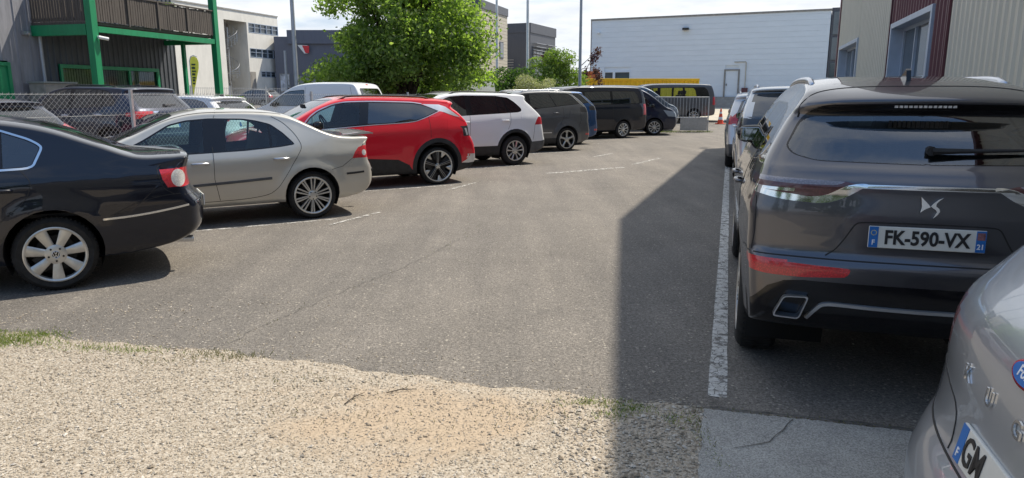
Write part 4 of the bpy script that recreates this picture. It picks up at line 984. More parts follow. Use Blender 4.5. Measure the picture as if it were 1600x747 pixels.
# --- silver compact SUV close to the camera
def near_extra(root, surf, W, S):
    rear_plate(root, surf, .700, txt=None, x_out=.012)
    p = [o for o in root.children if o.name.startswith('number_plate')][0]
    h = surf.hit('R', 0, .700); up = Vector((0, 0, 1)); up = (up-h[1]*up.dot(h[1])).normalized(); m = frame(h[0]+h[1]*.012, (0, -1, 0), up)
    v, f = text_mesh('GM', .112, .0012, .0012, .80); k = MB(); k.add([m @ (Vector(a)+Vector((-.145, -.002, .002))) for a in v], f); k.obj('plate_lettering', M['ink'], p)
    v, f = text_mesh('F', .036, .0012, .0006, .9); k = MB(); k.add([m @ (Vector(a)+Vector((-.237, -.028, .0024))) for a in v], f); k.obj('band_lettering', M['white_ink'], p)
    for i, ch in enumerate('KUGA'):
        y = .335-.180*i; h = surf.hit('R', y, .868); up = Vector((0, 0, 1)); up = (up-h[1]*up.dot(h[1])).normalized()
        mm = frame(h[0]+h[1]*.004, Vector((0, -1, 0)), up); v, f = text_mesh(ch, .064, .0025, .0006, 1.1)
        k = MB(); k.add([mm @ Vector(a) for a in v], f); k.obj('model_letter', M['chrome'], root)
    h = surf.hit('R', .02, .985); up = Vector((0, 0, 1)); up = (up-h[1]*up.dot(h[1])).normalized(); mm = frame(h[0]+h[1]*.003, (0, -1, 0), up)
    for nm, a, b, d, mt in (('oval_badge', .078, .033, .004, 'chrome'), ('oval_field', .071, .027, .0055, 'plate_blue')):
        q = MB(); P = ell(0, 0, a, b, 28); q.prism(P, lambda p: mm @ Vector((p[0], p[1], -.004)), lambda p: mm @ Vector((p[0], p[1], d)))
        o = q.obj(nm, M[mt], root if nm == 'oval_badge' else bd, recalc=True)
        if nm == 'oval_badge': bd = o
    v, f = text_mesh('Ford', .040, .001, .0006, 1.); k = MB(); k.add([mm @ (Vector(a)+Vector((0, 0, .006))) for a in v], f); k.obj('badge_lettering', M['white_ink'], bd)
NEAR = dict(paint='silver', hw=.92, zs=.24, zr=1.62, wr=.64, wb=2.71, rt=.35, ra=.40, az=.36, arch_out=.44, arch_mat='silver', rr=.235, wkey='nearfive', style='five', tw=.22, ds=.028, rows=26, K=16,
  sil=[(-.45,.24,.05,.02,3),(-.80,.29,.10,.02,3),(-.96,.36,.24,0,2.6),(-.995,.44,.27,0,2.5),(-.968,.56,.27,0,2.5),(-.925,.625,.24,0,2.6),(-.905,.66,.24,0,2.7),(-.888,.76,.25,0,2.8),(-.885,.86,.25,0,2.8),(-.872,.95,.25,0,2.8),(-.84,1.03,.22,0,2.6),(-.80,1.095,.23,0,2.4),(-.755,1.15,.23,0,2.4),
   (-.62,1.30,.22,-.01,2.5),(-.44,1.49,.18,-.03,2.6),(-.50,1.545,.1,-.05),(-.42,1.60,.03,-.07),(0,1.645,0,-.09),(.8,1.66,0,-.09),(1.3,1.63,0,-.09),(1.7,1.55,0,-.08),(2.3,1.26,0,-.06),(2.7,1.10,0,-.05),(3.1,1.03,0,-.06),(3.45,.9,-.05,-.06),(3.6,.7,-.15,0),(3.6,.5,-.18,0),(3.45,.3,-.1,.02),(3.1,.24,-.05,.02)],
  belt=[(-.9,1.10),(-.3,1.14),(1.2,1.11),(2.3,1.05),(3.5,.9)], plan=[(-.99,.90),(-.8,.93),(-.5,.965),(0,1),(2.4,1),(3.1,.97),(3.6,.87)], gplan=[(-.9,1.10),(-.3,1.03),(.3,1.0),(2.1,1),(2.8,1.2)],
  swage=[([(-.85,1.0),(.3,1.0),(3.0,.96)],.012,.04,.12)], flare=.02,
  clad=[('sill_cladding','plastic',[('S',[(.30,.15),(.40,.42),(2.3,.42),(2.4,.15)])])],
  dlo=dict(outer=[(2.3,1.09),(2.2,1.18),(1.85,1.42),(1.6,1.51),(1.2,1.545),(.4,1.535),(.0,1.50),(-.24,1.42),(-.36,1.33),(-.30,1.23),(.2,1.17),(1.2,1.13),(2.2,1.07)], div=[(1.19,1.0,1.17,1.6,.14),(.10,1.0,.2,1.6,.05)], mats=['g_mid','g_dark','g_dark']),
  feat=[('rear_window_surround','gplastic',[('R',[(-.01,1.128),(.40,1.135),(.55,1.165),(.615,1.22),(.56,1.44),(.47,1.49),(-.01,1.50)])],'one'),
   ('rear_window','g_dark',[('R',[(-.01,1.146),(.39,1.153),(.53,1.180),(.59,1.225),(.54,1.425),(.46,1.472),(-.01,1.482)])],'one'),
   ('windscreen','g_mid',[('T',[(1.45,-.01),(1.48,.5),(1.65,.60),(2.1,.70),(2.5,.74),(2.6,.5),(2.64,-.01)])],'one'),
   ('tail_lamp','pinklamp',[('R',[(.74,1.03),(1.1,1.03),(1.1,.86),(.78,.85)]),('S',[(-1.1,1.03),(-.56,1.0),(-.50,.93),(-.64,.87),(-1.1,.84)])]),
   ],
  strips=[], gaps=[('R',[(.77,1.04),(.76,.9),(.73,.72),(.68,.645),(.5,.632),(0,.630)],.008),('S',[(-.80,.70),(-.6,.73),(-.44,.70)],.006),('R',[(.70,.80),(.55,.78),(.38,.75),(.33,.64)],.005)],
  handles=[(.35,1.0),(1.35,.97)], handle_mat='silver', cabin=dict(x0=-.5,x1=2.35,z=1.10,f=1.15,r=.2), mirror=(1.85,0.80,1.15,'silver'), extra=[near_extra, fin(.0)])

# --- variants
SUV_NAVY = variant(SUV, paint='navy', wkey='five_b', style='five', clad=[('sill_cladding','plastic',[('S',[(.30,.15),(.40,.44),(2.3,.44),(2.4,.15)])]),('rear_bumper_cladding','plastic',[('R',[(-.01,.15),(-.01,.55),(1.1,.53),(1.1,.15)])],'one')],
  feat=[SUV['feat'][0], SUV['feat'][1], ('tail_lamp','redlamp',[('S',[(-1.1,1.13),(-.52,1.10),(-.50,1.03),(-1.1,.95)]),('R',[(.42,1.13),(1.,1.13),(1.,.95),(.80,.97),(.62,1.05),(.42,1.08)])]),
   ('lamp_edge','chrome',[('R',[(.25,1.135),(.41,1.13),(.43,1.06),(.62,1.03),(.76,.96),(.72,.93),(.56,1.0),(.38,1.05)])]), SUV['feat'][3]],
  extra=[rails(1.69,.62,-.05,1.6,'plastic',.03,.014), fin(.02), wiper(.0,1.24,-.38,1.26), plate(.80)])
SUV_TALLLAMP = variant(SUV, paint='light_silver', wkey='five_b', style='five', hw=.91,
  feat=[('rear_window','g_dark',[('R',[(-.01,1.17),(.62,1.17),(.70,1.22),(.60,1.50),(.52,1.54),(-.01,1.55)])],'one'), SUV['feat'][1],
   ('tail_lamp','redlamp',[('SR',[(-1.1,1.14),(-.80,1.14),(-.50,1.56),(-.45,1.56),(-.72,1.18),(-.74,1.02),(-1.1,1.0)]),('R',[(.78,1.0),(1.1,1.0),(1.1,1.16),(.86,1.2),(.75,1.56),(.715,1.56),(.81,1.2),(.76,1.10)])]), SUV['feat'][3]],
  handle_mat='silver', mirror=(2.1,0.66,1.22,'gplastic'), extra=[rails(1.69,.62,-.05,1.6,'satin',.03,.014), plate(.95)])
SUV7_SILVER = variant(SUV7, paint='light_silver', feat=[('rear_window','g_dark',[('R',[(-.01,1.28),(.70,1.28),(.82,1.32),(.74,1.64),(.66,1.69),(-.01,1.70)])],'one')]+SUV7['feat'][1:], zr=1.75, handle_mat='silver', mirror=(2.05,0.70,1.26,'gplastic'), wkey='bigfive', style='five', extra=[rails(1.77,.63,-.1,1.5,'satin',.03,.018), plate(.85), fin(.0)])
SUV7_BLUE = variant(SUV7, paint='blue', handle_mat='blue', arch_mat='plastic', wkey='bigfive', style='five', extra=[plate(.85), fin(.0)])

AX = 210
CARS = {}
S_spin = False
CARS['saloon'] = car(SALOON, 'parked_saloon_car', 'black saloon with seven-spoke alloy wheels and chrome window frame, nearest car on the left', 'car', (-4.28, 6.60), AX)
def hub_emblem(root):
    for w in [o for o in root.children if o.name.startswith('wheel') and not o.name.startswith('wheel_w')]:
        q = MB(); n = 24
        ring = [(.030*math.cos(2*math.pi*k/n), .005, .030*math.sin(2*math.pi*k/n)) for k in range(n)]
        q.tube(ring+[ring[0]], .0028, 5)
        def seg(a, b): q.bar((a[0], .006, a[1]), (b[0], .006, b[1]), .0055, .003, up=(0, 1, 0))
        for a, b in (((-.011,.026),(0,.003)),((0,.003),(.011,.026)),((-.024,.016),(-.011,-.025)),((-.011,-.025),(0,-.004)),((0,-.004),(.011,-.025)),((.011,-.025),(.024,.016))): seg(a, b)
        q.obj('hub_emblem', M['satin'], w)
        d = MB(); d.lathe([(.031,.001),(.0305,.0045),(.0003,.0045)], 24); d.obj('hub_cap', M['gplastic'], w, True, 40, recalc=True)
hub_emblem(CARS['saloon'])
CARS['fast'] = car(FAST, 'parked_hatchback_car', 'champagne silver liftback with ten twin-spoke wheels and tow ball, beside the black saloon', 'car', (-3.09, 10.18), AX)
CARS['cross'] = car(CROSS, 'parked_crossover_car', 'bright red crossover with black arches and black-and-white wheels', 'car', (-1.82, 13.96), AX)
CARS['suv'] = car(SUV, 'parked_suv', 'white SUV with black cladding, silver ten-spoke wheels and red tail lamp, beside the red crossover', 'car', (-.37, 17.68), AX)
CARS['suv7'] = car(SUV7, 'parked_suv', 'dark grey SUV with chrome roof pillar line and five-spoke star wheels, beside the white SUV', 'car', (1.19, 22.05), AX)
CARS['blue'] = car(SUV7_BLUE, 'parked_suv', 'bright blue car mostly hidden between the grey SUV and the black van', 'car', (1.75, 24.75), AX)
CARS['van'] = car(VAN, 'parked_van', 'glossy black passenger van parked tail to the aisle, red lamp at its rear corner', 'van', (3.83, 28.55), AX)
CARS['van2'] = car(variant(VAN, paint='navy'), 'parked_van', 'black passenger van parked nose out, bonnet poking past the first van', 'van', (6.0-3.2*math.cos(R(-4))-.04, 30.7-3.2*math.sin(R(-4)), 0), -4)
CARS['van3'] = car(variant(VAN, paint='steel_blue', dlo=dict(VAN['dlo'], mats=['g_clear','g_mid','g_dark'])), 'parked_van', 'blue-grey van nose out behind the black vans, clear cab windows', 'van', (7.65-4.1, 34.0, .1), -4)
CARS['van4'] = car(variant(VAN, paint='grey', dlo=dict(VAN['dlo'], mats=['g_clear','g_clear','g_clear'])), 'parked_van', 'grey van behind the railing, yellow container showing through its side window', 'van', (9.35, 38.4, .25), 186)

CARS['big'] = car(BIG, 'parked_suv', 'dark grey-brown SUV with plate FK-590-VX and chrome winged emblem', 'car', (2.307, 4.3175), 73.5)
CARS['right2'] = car(SUV7_SILVER, 'parked_suv', 'silver SUV with roof rails parked directly ahead of the grey-brown SUV', 'car', (math.sin(R(16.5))*12.2+math.cos(R(16.5))*1.10, math.cos(R(16.5))*12.2-math.sin(R(16.5))*1.10), 73.5)
CARS['right3'] = car(SUV_TALLLAMP, 'parked_suv', 'silver SUV with tall red lamps up its rear pillars, farthest of the right-hand row', 'car', (math.sin(R(16.5))*17.35+math.cos(R(16.5))*.93, math.cos(R(16.5))*17.35-math.sin(R(16.5))*.93), 73.5)
al = R(15.6)
CARS['near'] = car(NEAR, 'parked_suv', 'nearest silver SUV cut by the lower right corner, chrome letters across its tailgate', 'car', (math.sin(al)*1.81+math.cos(al)*1.605, math.cos(al)*1.81-math.sin(al)*1.605), -15.6)

CARS['rav'] = car(SUV_NAVY, 'parked_suv', 'dark navy SUV with black roof rails behind the chain-link fence', 'car', (-8.72, 16.95, .15), 160)
CARS['whatch'] = car(HATCH, 'parked_hatchback_car', 'white small hatchback behind the fence, right of the dark navy SUV', 'car', (-7.75, 19.4, .15), 160)
CARS['pvan'] = car(PANELVAN, 'parked_van', 'white panel van behind the fence in front of the big tree', 'van', (-4.9, 22.5, .18), 164)
CARS['fhatch'] = car(variant(HATCH, paint='grey'), 'parked_hatchback_car', 'small grey car parked on the street in front of the cream office block', 'car', (-19.6, 58.5, .62), 165)
CARS['dhatch'] = car(variant(HATCH, paint='navy'), 'parked_hatchback_car', 'dark hatchback behind the fence at the left edge, sloping blue-tinted rear window', 'car', (-8.75, 12.3, .10), 160)
CARS['rhatch'] = car(variant(HATCH, paint='dkred', handle_mat='gplastic'), 'parked_hatchback_car', 'dark red car low behind the chain-link fence, below the navy SUV', 'car', (-11.0, 14.2, -.02), -20)
# ------------------------------------------------------------------ setting materials
def asphalt():
    m, nt, out = mat('worn_asphalt'); b = pbsdf(nt, (.1, .1, .1), .88); p = geopos(nt)
    big = noise(nt, p, .30, 5, .6); mid = noise(nt, p, 1.7, 7, .72, dist=.3); fine = noise(nt, p, 105, 3, .7); grit = noise(nt, p, 48, 3, .75); coarse = noise(nt, p, 16, 4, .7)
    c = ramp(nt, big, [(.3, (.142, .130, .116)), (.7, (.180, .165, .148))])
    c = mixc(nt, 1., c, ramp(nt, mid, [(.25, .84), (.75, 1.14)]), 'MULTIPLY')
    c = mixc(nt, 1., c, ramp(nt, coarse, [(.25, .78), (.75, 1.20)]), 'MULTIPLY')
    c = mixc(nt, 1., c, ramp(nt, grit, [(.28, .45), (.48, .95), (.72, 1.75)]), 'MULTIPLY')
    c = mixc(nt, 1., c, ramp(nt, fine, [(.28, .50), (.52, 1.0), (.74, 1.7)]), 'MULTIPLY')
    v = node(nt, 'ShaderNodeTexVoronoi'); v.inputs['Scale'].default_value = 34; L(nt, p, v.inputs['Vector'])
    sv = node(nt, 'ShaderNodeSeparateColor'); L(nt, v.outputs['Color'], sv.inputs[0])
    pick = node(nt, 'ShaderNodeMath', operation='GREATER_THAN'); L(nt, sv.outputs[0], pick.inputs[0]); pick.inputs[1].default_value = .90
    dot = ramp(nt, v.outputs['Distance'], [(.22, 1.), (.34, 0.)]); pk = node(nt, 'ShaderNodeMath', operation='MULTIPLY'); L(nt, pick.outputs[0], pk.inputs[0]); L(nt, dot, pk.inputs[1])
    c = mixc(nt, pk.outputs[0], c, (.36, .33, .28))
    mpp = node(nt, 'ShaderNodeMapping'); mpp.inputs['Rotation'].default_value = (0, 0, R(16.8)); mpp.inputs['Scale'].default_value = (1.5, .16, 1); L(nt, p, mpp.inputs[0])
    c = mixc(nt, 1., c, ramp(nt, noise(nt, mpp.outputs[0], 1.3, 6, .65), [(.3, (.80, .79, .78)), (.7, (1.20, 1.17, 1.12))]), 'MULTIPLY')
    st = noise(nt, p, .8, 6, .7, dist=1.2)
    c = mixc(nt, ramp(nt, st, [(.62, 0.), (.74, .40)]), c, (.06, .058, .056))
    st2 = noise(nt, p, 2.6, 3, .6, dist=.6); c = mixc(nt, ramp(nt, st2, [(.69, 0.), (.74, .55)]), c, (.05, .048, .046))
    L(nt, c, b.inputs['Base Color']); L(nt, bump(nt, mixc(nt, .5, fine, grit), 1., .012), b.inputs['Normal'])
    L(nt, b.outputs[0], out.inputs['Surface']); return m
def sandmask(nt, p):
    """worn sandy hollow in the middle of the gravel"""
    mp = node(nt, 'ShaderNodeMapping'); mp.inputs['Location'].default_value = (.45*.55, -3.4*.85, 0); mp.inputs['Scale'].default_value = (.55, .85, 1); L(nt, p, mp.inputs[0])
    ln = node(nt, 'ShaderNodeVectorMath', operation='LENGTH'); L(nt, mp.outputs[0], ln.inputs[0])
    a = node(nt, 'ShaderNodeMath', operation='ADD'); L(nt, ln.outputs['Value'], a.inputs[0]); L(nt, noise(nt, p, 2.5, 5, .6), a.inputs[1])
    return ramp(nt, a.outputs[0], [(.70, 1.), (1.8, 0.)])
def gravelmat():
    m, nt, out = mat('pale_gravel'); b = pbsdf(nt, (.4, .35, .3), .92); p = geopos(nt)
    v = node(nt, 'ShaderNodeTexVoronoi'); v.inputs['Scale'].default_value = 110; L(nt, p, v.inputs['Vector'])
    sep = node(nt, 'ShaderNodeSeparateColor'); L(nt, v.outputs['Color'], sep.inputs[0])
    c = ramp(nt, sep.outputs[0], [(0., (.255, .205, .15)), (.5, (.365, .31, .24)), (1., (.47, .42, .345))])
    c = mixc(nt, sandmask(nt, p), c, (.39, .305, .215))
    n2 = noise(nt, p, 3.1, 5, .7)
    c = mixc(nt, ramp(nt, n2, [(.58, 0.), (.78, .5)]), c, (.17, .15, .10))
    c = mixc(nt, 1., c, ramp(nt, noise(nt, p, 70, 3, .7), [(.3, .72), (.7, 1.2)]), 'MULTIPLY')
    L(nt, c, b.inputs['Base Color']); L(nt, bump(nt, v.outputs['Distance'], -.6, .006), b.inputs['Normal'])
    L(nt, b.outputs[0], out.inputs['Surface']); return m
def perisland(name, stops, rough=.9, transl=0., patch=None):
    m, nt, out = mat(name); b = pbsdf(nt, (.4, .4, .4), rough); g = node(nt, 'ShaderNodeNewGeometry')
    c = ramp(nt, g.outputs['Random Per Island'], stops)
    if patch:
        sm_ = node(nt, 'ShaderNodeMath', operation='MULTIPLY'); L(nt, sandmask(nt, g.outputs['Position']), sm_.inputs[0]); sm_.inputs[1].default_value = patch[2]; c = mixc(nt, sm_.outputs[0], c, patch[1])
    L(nt, c, b.inputs['Base Color']); b.inputs['Specular IOR Level'].default_value = .3
    if transl:
        t = node(nt, 'ShaderNodeBsdfTranslucent'); L(nt, mixc(nt, 1., c, (1.5, 1.9, .55), 'MULTIPLY'), t.inputs[0])
        mx = node(nt, 'ShaderNodeMixShader'); mx.inputs[0].default_value = transl; L(nt, b.outputs[0], mx.inputs[1]); L(nt, t.outputs[0], mx.inputs[2]); L(nt, mx.outputs[0], out.inputs['Surface'])
    else: L(nt, b.outputs[0], out.inputs['Surface'])
    return m
def worn_paint(name, keep=.5, crack=30):
    """old road paint: flaked away along cracks, bare in patches"""
    m, nt, out = mat(name); p = geopos(nt)
    b = pbsdf(nt, (.62, .61, .57), .8)
    L(nt, ramp(nt, noise(nt, p, 14, 5), [(.3, (.42, .40, .36)), (.7, (.66, .65, .62))]), b.inputs['Base Color'])
    v = node(nt, 'ShaderNodeTexVoronoi'); v.feature = 'DISTANCE_TO_EDGE'; v.inputs['Scale'].default_value = crack
    w = noise(nt, p, 40, 3); mp = mixc(nt, .04, p, w) ; L(nt, p, v.inputs['Vector'])
    n = noise(nt, p, 11, 6, .75)
    a = ramp(nt, v.outputs['Distance'], [(.006, 0.), (.04, 1.)]); a2 = ramp(nt, n, [(keep-.06, 1.), (keep+.06, 0.)])
    f = noise(nt, p, 130, 2, .8); a3 = ramp(nt, f, [(.66, 1.), (.76, 0.)])
    t = node(nt, 'ShaderNodeBsdfTransparent'); mx = node(nt, 'ShaderNodeMixShader')
    al_ = mixc(nt, 1., mixc(nt, 1., a, a2, 'MULTIPLY'), a3, 'MULTIPLY')
    L(nt, al_, mx.inputs[0]); L(nt, t.outputs[0], mx.inputs[1]); L(nt, b.outputs[0], mx.inputs[2]); L(nt, mx.outputs[0], out.inputs['Surface']); return m
def streaky(name, col, var=.2, rough=.6, sx=(3, 3, .4), metal=0.):
    """weathered sheet or boards: streaks that run down"""
    m, nt, out = mat(name); b = pbsdf(nt, col, rough, metal); co = objco(nt)
    mp = node(nt, 'ShaderNodeMapping'); mp.inputs['Scale'].default_value = sx; L(nt, co, mp.inputs[0])
    f = noise(nt, mp.outputs[0], 2.5, 6, .65)
    L(nt, ramp(nt, f, [(.3, tuple(c*(1-var) for c in col)), (.7, tuple(min(1, c*(1+var)) for c in col))]), b.inputs['Base Color'])
    L(nt, b.outputs[0], out.inputs['Surface']); return m
def concrete():
    m, nt, out = mat('rough_concrete'); b = pbsdf(nt, (.2, .2, .2), .92); p = geopos(nt)
    c = ramp(nt, noise(nt, p, 2.4, 6, .65), [(.3, (.27, .26, .24)), (.7, (.40, .39, .36))])
    f = noise(nt, p, 120, 3, .75); c = mixc(nt, 1., c, ramp(nt, f, [(.3, .45), (.5, 1.), (.72, 1.6)]), 'MULTIPLY')
    c = mixc(nt, ramp(nt, noise(nt, p, 28, 4, .7), [(.60, 0.), (.74, .6)]), c, (.09, .088, .08))
    L(nt, c, b.inputs['Base Color']); L(nt, bump(nt, f, .8, .008), b.inputs['Normal']); L(nt, b.outputs[0], out.inputs['Surface']); return m
M['asphalt'] = asphalt(); M['gravel'] = gravelmat()
M['pebble'] = perisland('gravel_stones', [(0., (.235, .19, .14)), (.35, (.36, .31, .24)), (.75, (.44, .39, .32)), (1., (.57, .52, .45))], .9, 0., (1.3, (.39, .31, .225), .55))
M['line_w'] = worn_paint('worn_white_line', .57, 20); M['line_t'] = worn_paint('faded_white_line', .50, 30)
M['concrete'] = concrete()
M['concrete_far'] = simple('pale_pavement', (.42, .38, .30), .9, 0, .15, 1.5)
M['kerb'] = simple('kerb_stone', (.26, .25, .23), .9, 0, .2, 4)
M['grass'] = perisland('grass_blades', [(0., (.10, .15, .035)), (.4, (.18, .24, .06)), (.75, (.28, .30, .10)), (1., (.36, .31, .17))], .8, .35)
M['weed'] = perisland('dry_weeds', [(0., (.10, .12, .04)), (1., (.26, .22, .12))], .9, .2)
M['crack'] = simple('dark_joint', (.10, .094, .085), .95, 0, .6, 22)
M['beige_clad'] = streaky('beige_profiled_sheet', (.56, .53, .44), .07, .5)
M['purple_clad'] = streaky('burgundy_profiled_sheet', (.10, .028, .038), .12, .5)
M['frame_blue'] = simple('pale_blue_grey_frame', (.36, .42, .50), .4, 0, .06)
M['grey_clad'] = streaky('grey_metal_cladding', (.23, .23, .25), .22, .6)
M['dark_clad'] = streaky('dark_grey_cladding', (.075, .082, .095), .25, .6)
M['green'] = streaky('green_painted_steel', (.012, .22, .09), .15, .45)
M['board'] = streaky('weathered_boards', (.085, .072, .062), .4, .85, (14, 14, .6))
M['blind'] = simple('window_blinds', (.70, .68, .58), .8, 0, .15, 12)
M['bglass'] = glass('building_glass', (.8, .85, .85), .9)
M['bglass_dark'] = simple('dark_building_glass', (.07, .09, .105), .06, 0, .25, 1., 1.)
M['beige_wall'] = streaky('cream_rendered_wall', (.70, .68, .62), .10, .85, (.6, .6, .2))
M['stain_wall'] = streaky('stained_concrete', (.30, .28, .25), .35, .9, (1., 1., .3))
M['navy_wall'] = streaky('blue_grey_panel_wall', (.11, .12, .155), .08, .55)
M['stone_clad'] = streaky('beige_stone_cladding', (.46, .42, .34), .12, .85)
M['dk_panel'] = streaky('dark_grey_panel_wall', (.085, .09, .105), .10, .5)
M['white_clad'] = streaky('white_horizontal_cladding', (.68, .745, .79), .045, .5, (.3, .3, 1.2))
M['yellow'] = streaky('yellow_painted_steel', (.70, .42, .012), .10, .45)
M['orange'] = streaky('rust_orange_steel', (.42, .13, .05), .15, .6)
M['galv'] = simple('galvanised_steel', (.42, .43, .44), .42, .7, .15, 20)
M['wire'] = simple('fence_wire', (.30, .31, .32), .5, .3, .1)
M['pole'] = simple('pole_grey', (.40, .42, .45), .45, .3, .08)
M['bark'] = simple('bark', (.055, .042, .032), .95, 0, .4, 14, .2, .6, 30)
M['leaf'] = perisland('maple_leaves', [(0., (.10, .14, .055)), (.4, (.16, .21, .08)), (.75, (.23, .285, .11)), (1., (.34, .38, .18))], .45, .63)
M['leaf_bush'] = perisland('bush_leaves', [(0., (.08, .12, .03)), (.5, (.15, .21, .055)), (1., (.25, .30, .09))], .6, .4)
M['leaf_dark'] = perisland('dark_hedge_leaves', [(0., (.035, .065, .022)), (.6, (.06, .105, .033)), (1., (.095, .145, .05))], .6, .4)
M['leaf_purple'] = perisland('purple_leaves', [(0., (.045, .015, .022)), (.6, (.085, .03, .04)), (1., (.14, .07, .07))], .6, .25)
M['blossom'] = perisland('white_blossom', [(0., (.22, .23, .10)), (.45, (.38, .36, .24)), (1., (.62, .58, .48))], .8, .2)
M['cone_o'] = simple('cone_orange', (.75, .075, .02), .45); M['cone_w'] = simple('cone_white_band', (.72, .72, .70), .5)
M['shed'] = simple('shed_roof', (.22, .24, .235), .7, 0, .15); M['shed_wall'] = simple('shed_wall', (.07, .06, .055), .85)
M['flag'] = simple('yellow_flag', (.82, .80, .09), .7); M['dkgreen'] = simple('dark_print', (.03, .06, .03), .7)
M['redlogo'] = simple('red_sign', (.60, .02, .03), .4); M['poster'] = simple('poster_print', (.42, .45, .50), .5, 0, .7, 2.2); M['bluesign'] = simple('blue_sign', (.02, .07, .30), .4)

# ------------------------------------------------------------------ ground
FO = Vector((-6.9, 9.8)); FD = Vector((.309, .951)); FN = Vector((-.951, .309))   # fence line, its direction, its far side
def gz(x, y):
    z = .20*sm(31, 37, y)+.40*sm(37, 57, y)
    l = (Vector((x, y))-FO).dot(FN)
    return max(z, .13*sm(.0, .5, l)+.25*sm(3, 22, l))-(.0 if y > 2 else 0)
xs = sorted(set([-400, -250, -150, -100, -70, -50]+[x for x in np.arange(-40, 40.1, 2.)]+[x*.5 for x in range(-24, 5)]+[50, 70, 100, 150, 250, 400]))
ys = sorted(set([-400, -200, -100, -60, -30, -15, -6]+[y for y in np.arange(-2, 70, 1.)]+[y*.5 for y in range(16, 60)]+[80, 100, 130, 180, 260, 400, 700]))
g = MB(); g.add([(x, y, gz(x, y)) for y in ys for x in xs], [(j*len(xs)+i, j*len(xs)+i+1, (j+1)*len(xs)+i+1, (j+1)*len(xs)+i) for j in range(len(ys)-1) for i in range(len(xs)-1)])
tag(g.obj('ground', M['asphalt'], None, True), kind='structure')
EDGE = [(-9,5.6),(-5.2,5.05),(-3.62,4.79),(-3.12,4.64),(-2.55,4.49),(-1.96,4.39),(-1.54,4.25),(-1.11,4.14),(-.69,3.99),(-.15,3.82),(.29,3.71),(.69,3.59),(1.0,3.51),(1.02,3.50)]
ex_ = [p[0] for p in EDGE]; ey_ = [p[1] for p in EDGE]
rng = random.Random(11)
def edge_y(x): return float(np.interp(x, ex_, ey_))+.022*math.sin(x*9.1)+.015*math.sin(x*23.7+1)
gv = MB(); xx = np.arange(-9, 1.0201, .06); k = len(xx)
rows_ = [0, .25, .5, .75, 1]
gv.add([(x, -3+(edge_y(x)+3)*t, .004) for t in rows_ for x in xx], [(j*k+i, j*k+i+1, (j+1)*k+i+1, (j+1)*k+i) for j in range(4) for i in range(k-1)])
tag(gv.obj('gravel_path', M['gravel']), kind='structure')
def pebbles(pts, name, m):
    q = MB()
    for x, y, z, r in pts:
        a = rng.random()*6.28; c, s = math.cos(a), math.sin(a); e = [rng.uniform(.6, 1.25) for _ in range(6)]; f = rng.uniform(.55, .8)
        vs = []
        for (u, v, w), k_ in zip(((1,0,.1),(-.1,1,0),(-1,.1,-.1),(0,-1,.1),(.15,.1,.75),(0,0,-.6)), e):
            u *= r*k_*1.25; v *= r*k_*f*1.2; w *= r*k_*.72
            vs.append((x+u*c-v*s, y+u*s+v*c, z+r*.30+w))
        q.add(vs, [(0,1,4),(1,2,4),(2,3,4),(3,0,4),(1,0,5),(2,1,5),(3,2,5),(0,3,5)])
    return tag(q.obj(name, m), kind='stuff')
P = []
while len(P) < 56000:
    x = rng.uniform(-4.6, 1.0); y = rng.uniform(2.3, 5.0)
    if y > edge_y(x)+.02 or x < -.78*y-.4: continue
    sd_m = math.hypot((x+.45)*.55, (y-3.4)*.85)
    if rng.random() < .55*max(0, 1-sd_m/1.1): continue
    if y > edge_y(x)-.15 and rng.random() < .35: continue
    P.append((x, y, .004, min(.016, .0024+rng.expovariate(1/(.0028 if x > .2 else .0017)))))
pebbles(P, 'loose_gravel', M['pebble'])
P = []
for _ in range(1500):      # stones strayed on to the asphalt, thinning away from the gravel
    x = rng.uniform(-4.2, 1.0); d = rng.expovariate(1/.22); y = edge_y(x)+d
    P.append((x, y, gz(x, y), rng.uniform(.002, .008)))
for cx, cy, n, sx in ((-3.15,5.25,60,.16),(-2.62,5.35,50,.20),(-2.4,5.05,40,.2),(-1.75,5.5,70,.28),(-1.6,4.75,30,.25),(-3.7,5.1,50,.12)):
    for _ in range(n): P.append((rng.gauss(cx, sx), rng.gauss(cy, sx*.7), 0, rng.uniform(.003, .011)))
for _ in range(420):
    x = rng.uniform(-3.5, 4.6); y = rng.uniform(3.6, 13); P.append((x, y, 0, rng.uniform(.003, .009)))
pebbles(P, 'scattered_stones', M['pebble'])
def blades(spots, name, m, hmax=.05):
    q = MB()
    for cx, cy, n, sx, sy in spots:
        for _ in range(n):
            x = rng.gauss(cx, sx); y = rng.gauss(cy, sy); h = rng.uniform(.35, 1)*hmax; a = rng.random()*6.28; w = rng.uniform(.0012, .003); b_ = rng.uniform(-.6, .6)*h; b2 = rng.uniform(-.6, .6)*h
            dx, dy = math.cos(a)*w, math.sin(a)*w
            q.add([(x-dx, y-dy, .002), (x+dx, y+dy, .002), (x+b_*.5, y+b2*.5, h*.7), (x+b_, y+b2, h)], [(0, 1, 2), (0, 2, 3), (1, 3, 2)])
    return tag(q.obj(name, m), kind='stuff')
blades([(-3.42,4.55,900,.12,.06),(-3.3,4.68,500,.10,.05),(-3.62,4.66,700,.10,.06),(-3.18,4.52,300,.14,.05),(-2.75,4.42,260,.16,.04),(-2.45,4.38,200,.12,.04),(.42,3.58,240,.10,.03),(.62,3.50,260,.07,.04),(.50,3.42,120,.06,.03),(.84,3.38,90,.05,.05),(.92,3.2,60,.03,.1),(.93,2.95,80,.025,.08)], 'grass_tufts', M['grass'], .030)
